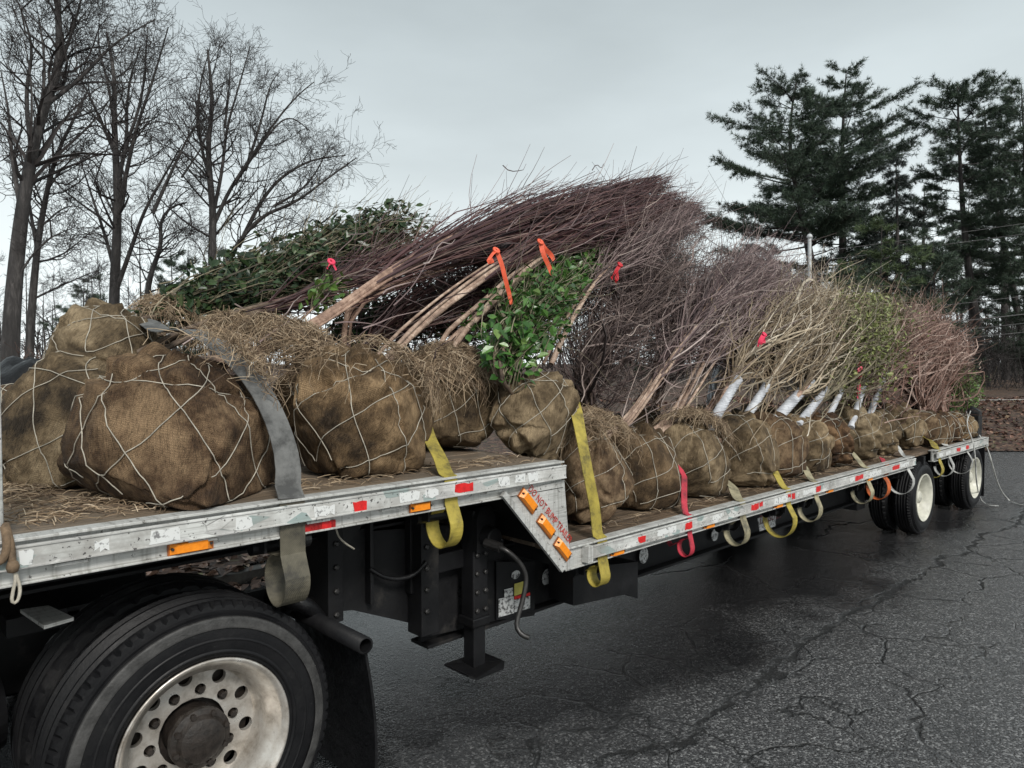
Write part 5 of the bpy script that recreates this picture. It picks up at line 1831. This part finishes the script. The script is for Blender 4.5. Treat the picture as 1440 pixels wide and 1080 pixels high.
wrapped(6, (1136, 580), (1156, 555), [(1172, 510, .1)], (1205, 455, .4), 446, .045, 'twig_olive', .46, 360, 'bark_brown', leafy=(2600, .05, 'leaf_olive'))
wrapped(7, (1168, 580), (1186, 543), [(1200, 505, .1)], (1228, 460, .4), 447, .036, 'twig_olive', .46, 340, 'bark_brown', leafy=(2600, .05, 'leaf_olive'))
wrapped(8, (1205, 574), (1216, 538), [(1228, 505, .1)], (1250, 470, .4), 448, .038, 'twig_russet', .46, 320, 'bark_brown')
wrapped(9, (1226, 576), (1243, 530), [(1252, 500, .1)], (1275, 468, .4), 449, .040, 'twig_russet', .50, 380, 'bark_brown')
for k, tip in ((10, (1302, 475)), (11, (1316, 480)), (12, (1327, 500))):
    root, b = NT[k]
    sheaf(root, [b.top(.7), onY(tip[0] - 8, 545, b.C[1] + .1), onY(tip[0] - 4, 500, b.C[1] + .2), onY(tip[0], tip[1], b.C[1] + .4)], 450 + k, 6, 340, .44, .018, 'twig_russet', 'twig_russet', 1, .16, .0062, (.03, .9), (.2, .5))
root, b = NT[10]
A = b.top(.7)
obj('trunk_wrap', G().tubes(np.array([A - b.a * .06, A + b.a * .12]), np.array([[.03, .026]]), 10, caps=True), 'wrap', root, smooth=True)
for k, tip in ((13, (1341, 520)), (14, (1350, 535))):
    root, b = NT[k]
    _, tw = sheaf(root, [b.top(.7), onY(tip[0] - 2, 560, b.C[1] + .1), onY(tip[0], tip[1], b.C[1] + .15)], 460 + k, 3, 120, .30, .01, 'bark_brown', 'twig_olive', 2, .08, .003, (.02, .8), (.2, .4))
    leaves(root, tw, 1600, .045, 'leaf_lime', 560 + k, .03)
# second row crowns
sheaf(h4, [c4.top(.7), onY(1005, 525, 3.95), onY(1035, 468, 4.05), onY(1070, 405, 4.3)], 470, 4, 260, .40, .03, 'wrap', 'twig_purple', 2, .09, .0046, (.25, .9), (.2, .45))
sheaf(h5, [c5.top(.7), onY(1080, 510, 4.0), onY(1105, 465, 4.1), onY(1140, 432, 4.3)], 471, 4, 380, .44, .02, 'bark_brown', 'twig_tan', 2, .12, .0042, (.1, .9), (.2, .45))
_, tw = sheaf(h6, [c6.top(.7), onY(1150, 510, 3.9), onY(1172, 470, 4.0), onY(1195, 440, 4.2)], 472, 4, 380, .46, .02, 'bark_brown', 'twig_olive', 2, .12, .0042, (.1, .9), (.2, .45))
leaves(h6, tw, 500, .045, 'leaf_olive', 572, .04)
_, tw = sheaf(h7, [c7.top(.7), onY(1205, 500, 3.8), onY(1218, 470, 3.9), onY(1230, 445, 4.0)], 473, 4, 340, .46, .018, 'bark_brown', 'twig_olive', 2, .12, .0042, (.1, .9), (.2, .45))
leaves(h7, tw, 5000, .05, 'leaf_olive', 573, .06, u0=.4)
sheaf(h8, [c8.top(.7), onY(1245, 500, 3.7), onY(1262, 475, 3.8), onY(1282, 460, 4.0)], 474, 5, 340, .48, .018, 'bark_brown', 'twig_russet', 2, .14, .0046, (.1, .9), (.2, .45))

# ------------------------------------------------------------------ straw on the balls
def straw(label, items, seed):
    """items: (centre, radius, direction, cone, n, length) strands laid over balls"""
    rng = np.random.default_rng(seed)
    allP = []
    for C, R, dr, cone, n, L in items:
        C = np.asarray(C, float)
        d = unit(unit(dr) + rng.normal(size=(n, 3)) * cone)
        tg = unit(np.cross(d, rng.normal(size=(n, 3))))
        tg = unit(tg + np.array([0, 0, -.35]))
        ll = L * rng.uniform(.5, 1.4, n)[:, None]
        b = np.linspace(0, 1, 5)
        P = []
        for q in b:
            p = C + unit(d + tg * ll * q / R) * (R + rng.uniform(.0, .035, (n, 1)) + .03 * math.sin(q * 3))
            P.append(p)
        P = np.stack(P, 1)
        P += rng.normal(size=(n, 1, 3)) * .02 * np.sin(b * 5)[None, :, None]
        allP.append(P)
    P = np.vstack(allP)
    rr = rng.uniform(.0011, .0024, (len(P), 1)) * np.linspace(1, .6, 5)[None]
    o = obj('straw', G().tubes(P, rr, 3, seed), 'straw', kind='stuff')
    return tag(o, label, 'straw', 'straw bunches between the trees', kind='stuff')
up = (0, -.25, 1)
straw('dry straw bunch draped over the grey strap behind the largest ball', [
    (onY(378, 518, 3.66), .22, (-.1, -.2, 1), .32, 800, .20), (onY(412, 505, 3.40), .15, (.3, -.9, .3), .34, 800, .30), (onY(325, 508, 3.82), .20, (-.1, -.2, 1), .30, 600, .2)], 601)
straw('dry straw heaped on the ball behind the yellow strap', [
    (b3.C, .325, (-.4, -.25, 1), .25, 1300, .22), (b3.C, .33, (.25, -.5, .75), .16, 350, .2)], 602)
straw('straw tuft on top of the far left olive ball', [(onY(235, 470, 4.2), .17, (0, -.3, 1), .4, 400, .2)], 603)
straw('straw running down the first lower ball from the step', [(NT[0][1].C, .385, (-.35, -.1, 1), .22, 350, .2), (NT[0][1].C, .385, (.15, -.3, 1), .25, 350, .2)], 604)
straw('straw tuft on the third lower ball', [(NT[2][1].C, .335, (.25, -.1, 1), .22, 600, .18), (NT[2][1].C, .335, (.5, 0, 1), .2, 300, .22)], 605)
straw('thin straw wisps over the top of the second upper ball', [(b2.C, .352, (-.2, -.2, 1), .3, 60, .16), (b2.C, .352, (.6, -.25, .6), .2, 200, .2)], 606)
straw('thin straw wisps over the largest ball', [(b1.C, .40, (.45, -.4, .8), .22, 200, .12)], 607)
# straw litter on deck
rng = np.random.default_rng(608)
P = []
for (x0, x1, y0, y1, z, n) in ((.35, .95, 2.72, 3.3, ZU, 420), (1.4, 2.8, 2.70, 2.95, ZU, 160), (3.3, 8, 2.70, 2.85, ZL, 260), (.3, .7, 3.2, 3.7, ZU + .02, 350)):
    c = np.column_stack([rng.uniform(x0, x1, n), rng.uniform(y0, y1, n), z + rng.uniform(.003, .02, n)])
    a = rng.uniform(0, 6.28, n)
    L = rng.uniform(.03, .12, n)
    d = np.column_stack([np.cos(a) * L, np.sin(a) * L, rng.normal(0, .008, n)])
    b = np.linspace(-.5, .5, 4)
    q = c[:, None] + d[:, None] * b[None, :, None]
    q[..., 2] += .012 * (1 - (2 * b) ** 2)[None] * rng.uniform(0, 1, (n, 1))
    P.append(q)
P = np.vstack(P)
o = obj('straw', G().tubes(P, rng.uniform(.0012, .0024, (len(P), 1)) * np.ones((1, 4)), 3, 9), 'straw', kind='stuff')
tag(o, 'loose straw and chaff littering the deck boards', 'straw', 'straw bunches between the trees', kind='stuff')

# ------------------------------------------------------------------ straps, winches
def winch(x, zt):
    w = obj('winch', G().box((x - .085, 2.66, zt - .20), (x - .075, 2.80, zt - .112)).box((x + .075, 2.66, zt - .20), (x + .085, 2.80, zt - .112)).box((x - .085, 2.66, zt - .125), (x + .085, 2.80, zt - .112)), 'black_frame', trailer)
    obj('drum', G().cyl((x - .11, 2.73, zt - .19), (x + .11, 2.73, zt - .19), .03, 14), 'black_paint', w)
    obj('ratchet', G().lathe([(.085, .0001), (.085, .05), (.10, .05), (.10, .0001)], (x, 2.73, zt - .19), 'X', 16), 'black_paint', w)
    obj('hook_cap', G().lathe([(.10, .0001), (.10, .035), (.135, .032), (.14, .0001)], (x, 2.73, zt - .19), 'X', 14), 'steel_dark', w)

def strap(label, mat, px, zt, upper, loop=.10, w=.10, ly=0.0, turn=1.0, do_winch=True, wx=0.0, tail_mat=None, over=None, drop=0.0):
    """upper: list of world points from the far end to the deck edge; then down behind the rub rail and round a hanging loop"""
    x = fx(px, 2.60)
    pts = [np.asarray(p, float) for p in upper]
    pts += [np.array([x, 2.640, zt + .012]), np.array([x, 2.603, zt + .006])]
    n_up = len(pts)
    P = densify(pts, 30)
    root = thing('ratchet_strap', label, 'strap', (x, 2.6, zt), 'straps along the near rail')
    wd = np.tile((1.0, 0, 0), (len(P), 1))
    if over is not None:                       # lies flat on the ball it crosses
        T_ = unit(np.gradient(P, axis=0))
        wb = unit(np.cross(T_, unit(P - over) + np.array((-.3, -1.3, .9))))
        wb *= np.sign(wb[:, :1] + 1e-9)
        f_ = np.clip((P[:, 2:3] - zt - .10) / .15, 0, 1)
        wd = unit(wb * f_ + wd * (1 - f_))
    obj('webbing', G().ribbon(P, wd, w, .004), mat, root, smooth=False)
    # tail: down behind the rub rail, swings out under the rail and round
    c = np.array([x + wx, 2.60 + loop * .55 + ly, zt - .19 - loop * .35 - drop])
    th = np.linspace(math.pi * .94, math.pi * (.94 + 1.55 * turn), 26)
    tail = [np.array([x, 2.602, zt + .004]), np.array([x, 2.600, zt - .05]), np.array([x, 2.599, zt - .115 - drop])]
    ring = [c + np.array([wx * .2 * k / 26, loop * math.cos(t), loop * 1.15 * math.sin(t)]) for k, t in enumerate(th)]
    end = ring[-1]
    tail += ring
    tail += [np.array([x + wx, 2.735, zt - .215]), np.array([x + wx, 2.765, zt - .19])]
    obj('tail_loop', G().ribbon(np.array(tail), (1, 0, 0), w * .98, .004), tail_mat or mat, root)
    if do_winch:
        winch(x, zt)
    return root

s1 = [onY(178, 449, 4.15), onY(205, 450, 3.98), onY(232, 470, 3.62), onY(268, 460, 3.22), onY(306, 482, 3.02), onY(345, 518, 2.90), onY(376, 562, 2.80), onY(398, 615, 2.71), onY(407, 660, 2.66)]
strap('wide grey strap over the largest ball on the upper deck', 'strap_grey', 410, ZU, s1, .085, .105, drop=.09, tail_mat='strap_olive', over=b1.C)
s2 = [onY(596, 590, 3.0), onY(604, 618, 2.88), onY(620, 645, 2.75)]
strap('yellow strap beside the second upper ball', 'strap_yellow', 634, ZU, s2, .09, .075)
s3 = [onY(806, 562, 3.0), onY(813, 590, 2.80), onY(826, 660, 2.665), onY(838, 720, 2.645)]
strap('long yellow strap down over the first lower ball', 'strap_yellow', 848, ZL, s3, .05, .085)
def low(label, mat, px, top, w=.08, loop=.10, **kw):
    x = fx(px, 2.6)
    tx, ty_, Yt = top
    a = onY(tx, ty_, Yt)
    x_ = a + (-.16, .30, .22)
    m_ = a * .5 + np.array([x, 2.65, ZL + .02]) * .5
    strap(label, mat, px, ZL, [x_, a, m_], loop * .82, w, **kw)
low('red strap between the second and third lower balls', 'strap_red', 971, (963, 660, 2.82), .05, .06, do_winch=False)
low('cream and yellow strap left of the name plate', 'strap_cream', 1046, (1030, 682, 2.80), .08, .10)
low('yellow strap with large hanging loop right of the name plate', 'strap_yellow', 1110, (1086, 655, 2.82), .075, .15)
low('cream strap between the sixth and seventh lower balls', 'strap_cream', 1149, (1128, 650, 2.82), .075, .11)
low('tan strap left of the orange webbing', 'strap_cream', 1222, (1197, 634, 2.80), .085, .11)
low('white strap left of the front trailer wheel', 'strap_white', 1278, (1260, 624, 2.78), .07, .15)
low('yellow strap behind the front trailer wheel', 'strap_yellow', 1322, (1312, 621, 2.74), .09, .10, turn=.45)
low('white strap behind the yellow one near the tail', 'strap_white', 1336, (1325, 620, 2.74), .08, .12)
low('white strap loop nearest the trailer tail', 'strap_white', 1361, (1350, 614, 2.74), .05, .16)
xo = fx(1249, 2.6)
orng = thing('ratchet_strap', 'orange webbing loop hanging from the winch before the front trailer wheel', 'strap', (xo, 2.6, ZL), 'straps along the near rail')
th = np.linspace(math.pi * .5, math.pi * 2.2, 24)
obj('tail_loop', G().ribbon(np.array([(xo, 2.605, .9), (xo, 2.60, .8)] + [(xo, 2.68 + .10 * math.cos(t + .6), .66 + .12 * math.sin(t + .6)) for t in th]), (1, 0, 0), .09, .004), 'strap_orange', orng)
winch(xo, ZL)
obj('strap_end', G().ribbon(densify([onY(1240, 644, 2.72), onY(1243, 650, 2.66), onY(1246, 655, 2.61)], 8), (1, 0, 0), .05, .004), 'strap_red', orng)

# ------------------------------------------------------------------ ribbons, ropes, cord, tarp
def flag(label, mat, tails, w=.022):
    root = thing('flagging_ribbon', label, 'ribbon', onY(*tails[0][0]), 'flagging ribbons on the branches')
    for i, t in enumerate(tails):
        P = densify([onY(*q) for q in t], 14)
        wd = np.stack([np.cos(np.linspace(0, 1.6, 14)) * .72, -np.cos(np.linspace(0, 1.6, 14)) * .69, np.sin(np.linspace(0, 1.6, 14)) * .5], 1)
        obj('ribbon_tail', G().ribbon(P, wd, w, .0012), mat, root)
    k = onY(*tails[0][0])
    th = np.linspace(0, 6.28, 10)
    obj('knot', G().tubes(np.stack([k[0] + .016 * np.cos(th), k[1] + .012 * np.sin(th), k[2] + .014 * np.sin(th)], 1), .009, 6), mat, root, smooth=True)
flag('orange ribbon hanging lowest in the reddish twigs', 'flag_orange', [[(698, 352, 3.22), (690, 360, 3.2), (686, 370, 3.2), (694, 366, 3.2)], [(698, 352, 3.22), (706, 372, 3.2), (711, 395, 3.2), (716, 412, 3.21), (719, 428, 3.21)]], .026)
flag('orange ribbon in the reddish twigs, right of the lowest hanging one', 'flag_orange', [[(760, 340, 3.3), (766, 350, 3.28), (775, 358, 3.28), (779, 366, 3.28)], [(760, 340, 3.3), (764, 358, 3.28), (772, 374, 3.28), (776, 386, 3.28)]], .030)
flag('red ribbon above the leafy shrub beside the pale slim stem', 'flag_red', [[(872, 372, 3.5), (866, 382, 3.5), (860, 392, 3.5)], [(866, 380, 3.5), (868, 390, 3.5), (866, 398, 3.5)]], .03)
flag('pink ribbon in the tan crown above the widest wrap', 'flag_pink', [[(1075, 470, 3.0), (1070, 478, 3.0), (1066, 488, 3.0)], [(1072, 476, 3.0), (1074, 482, 3.0), (1070, 486, 3.0)]], .04)
flag('long red ribbon hanging by the rear white wraps', 'flag_pink', [[(1209, 510, 2.95), (1208, 530, 2.93), (1208, 550, 2.93), (1206, 560, 2.93)], [(1209, 510, 2.95), (1211, 522, 2.93), (1209, 535, 2.93)]], .035)
flag('small pink ribbon on the branches near the evergreen bundle', 'flag_pink', [[(466, 368, 3.7), (470, 374, 3.68), (473, 380, 3.68)], [(466, 368, 3.7), (462, 374, 3.68), (460, 378, 3.68)]], .011)

ge = onZ(1440, 711, .012)
rp = densify([NT[14][1].C + (-.05, -.1, .2), onY(1362, 592, 2.72), onY(1386, 624, 2.60), onY(1392, 640, 2.5), onZ(1404, 685, .25), onZ(1418, 704, .03), onZ(1432, 710, .012), onZ(1460, 713, .012)], 40)
o = obj('loose_rope', G().tubes(rp, .009, 6), 'strap_white', smooth=True)
tag(o, 'thin white rope trailing from the trailer tail onto the asphalt', 'rope')
rp = densify([NT[14][1].C + (-.05, -.15, .2), onY(1358, 596, 2.66), onY(1369, 622, 2.57), onY(1372, 650, 2.55), onY(1373, 680, 2.57), onZ(1378, 702, .06), onZ(1388, 711, .012), onZ(1404, 711.5, .012)], 40)
o = obj('loose_rope', G().tubes(rp, .008, 6), 'strap_white', smooth=True)
tag(o, 'thin white rope hanging straight down past the rear wheel', 'rope')
cd = thing('tie_cord', 'brown cord knotted round the rail at the front post', 'cord', onY(16, 775, 2.55))
c1_ = densify([onY(8, 738, 2.60), onY(12, 752, 2.565), onY(16, 770, 2.56), onY(17, 790, 2.555), onY(18, 800, 2.555)], 16)
obj('cord_run', G().tubes(c1_, .011, 7), 'cord', cd, smooth=True)
c2_ = densify([onY(-6, 792, 2.56), onY(4, 788, 2.555), onY(10, 772, 2.555), onY(9, 752, 2.56), onY(6, 742, 2.59)], 16)
obj('cord_run', G().tubes(c2_, .012, 7), 'cord', cd, smooth=True)
c3_ = densify([onY(17, 796, 2.55), onY(26, 815, 2.55), onY(29, 832, 2.55), onY(24, 848, 2.55), onY(16, 848, 2.55), onY(18, 832, 2.55), onY(23, 812, 2.55), onY(19, 798, 2.55)], 28)
obj('cord_loop', G().tubes(c3_, .005, 6), 'rope', cd, smooth=True)
obj('knot', G().lathe([(-.02, .0001), (-.015, .014), (0, .018), (.015, .013), (.02, .0001)], onY(18, 797, 2.55), 'Z', 10), 'cord', cd, smooth=True)

# folded black tarp standing at the tail
a = onY(1357, 600, 3.3)
prof = [(10.86, 2.66), (10.86, 3.6)]
pr = []
for q in np.linspace(0, 1, 10):
    pr.append((10.72 + .20 * q, 0, 0))
rows = 14
Yt = np.linspace(2.64, 3.75, rows)
out_ = [(10.93, ZL + .004)] + [(10.93, ZL + .30)] + [(10.90, ZL + .37), (10.84, ZL + .40), (10.78, ZL + .385), (10.755, ZL + .33), (10.75, ZL + .004)]
gV = []
for i, y in enumerate(Yt):
    e = 1 - .5 * (max(0, abs(2 * i / (rows - 1) - 1) - .85) / .15) ** 2 * .25
    for (x, z) in out_:
        gV.append((x + .012 * math.sin(y * 9 + z * 7), y, ZL + .004 + (z - ZL - .004) * e + .008 * math.sin(y * 7)))
m_ = len(out_)
F = [(i * m_ + j, i * m_ + (j + 1) % m_, (i + 1) * m_ + (j + 1) % m_, (i + 1) * m_ + j) for i in range(rows - 1) for j in range(m_)]
g = G().add(gV, F)
g.poly(gV[:m_])
g.poly(gV[-m_:][::-1])
o = obj('folded_tarp', g, 'black_plastic', loc=(10.84, 3.2, ZL), smooth=True)
tag(o, 'folded black tarp standing at the trailer tail behind the last ball', 'tarp')
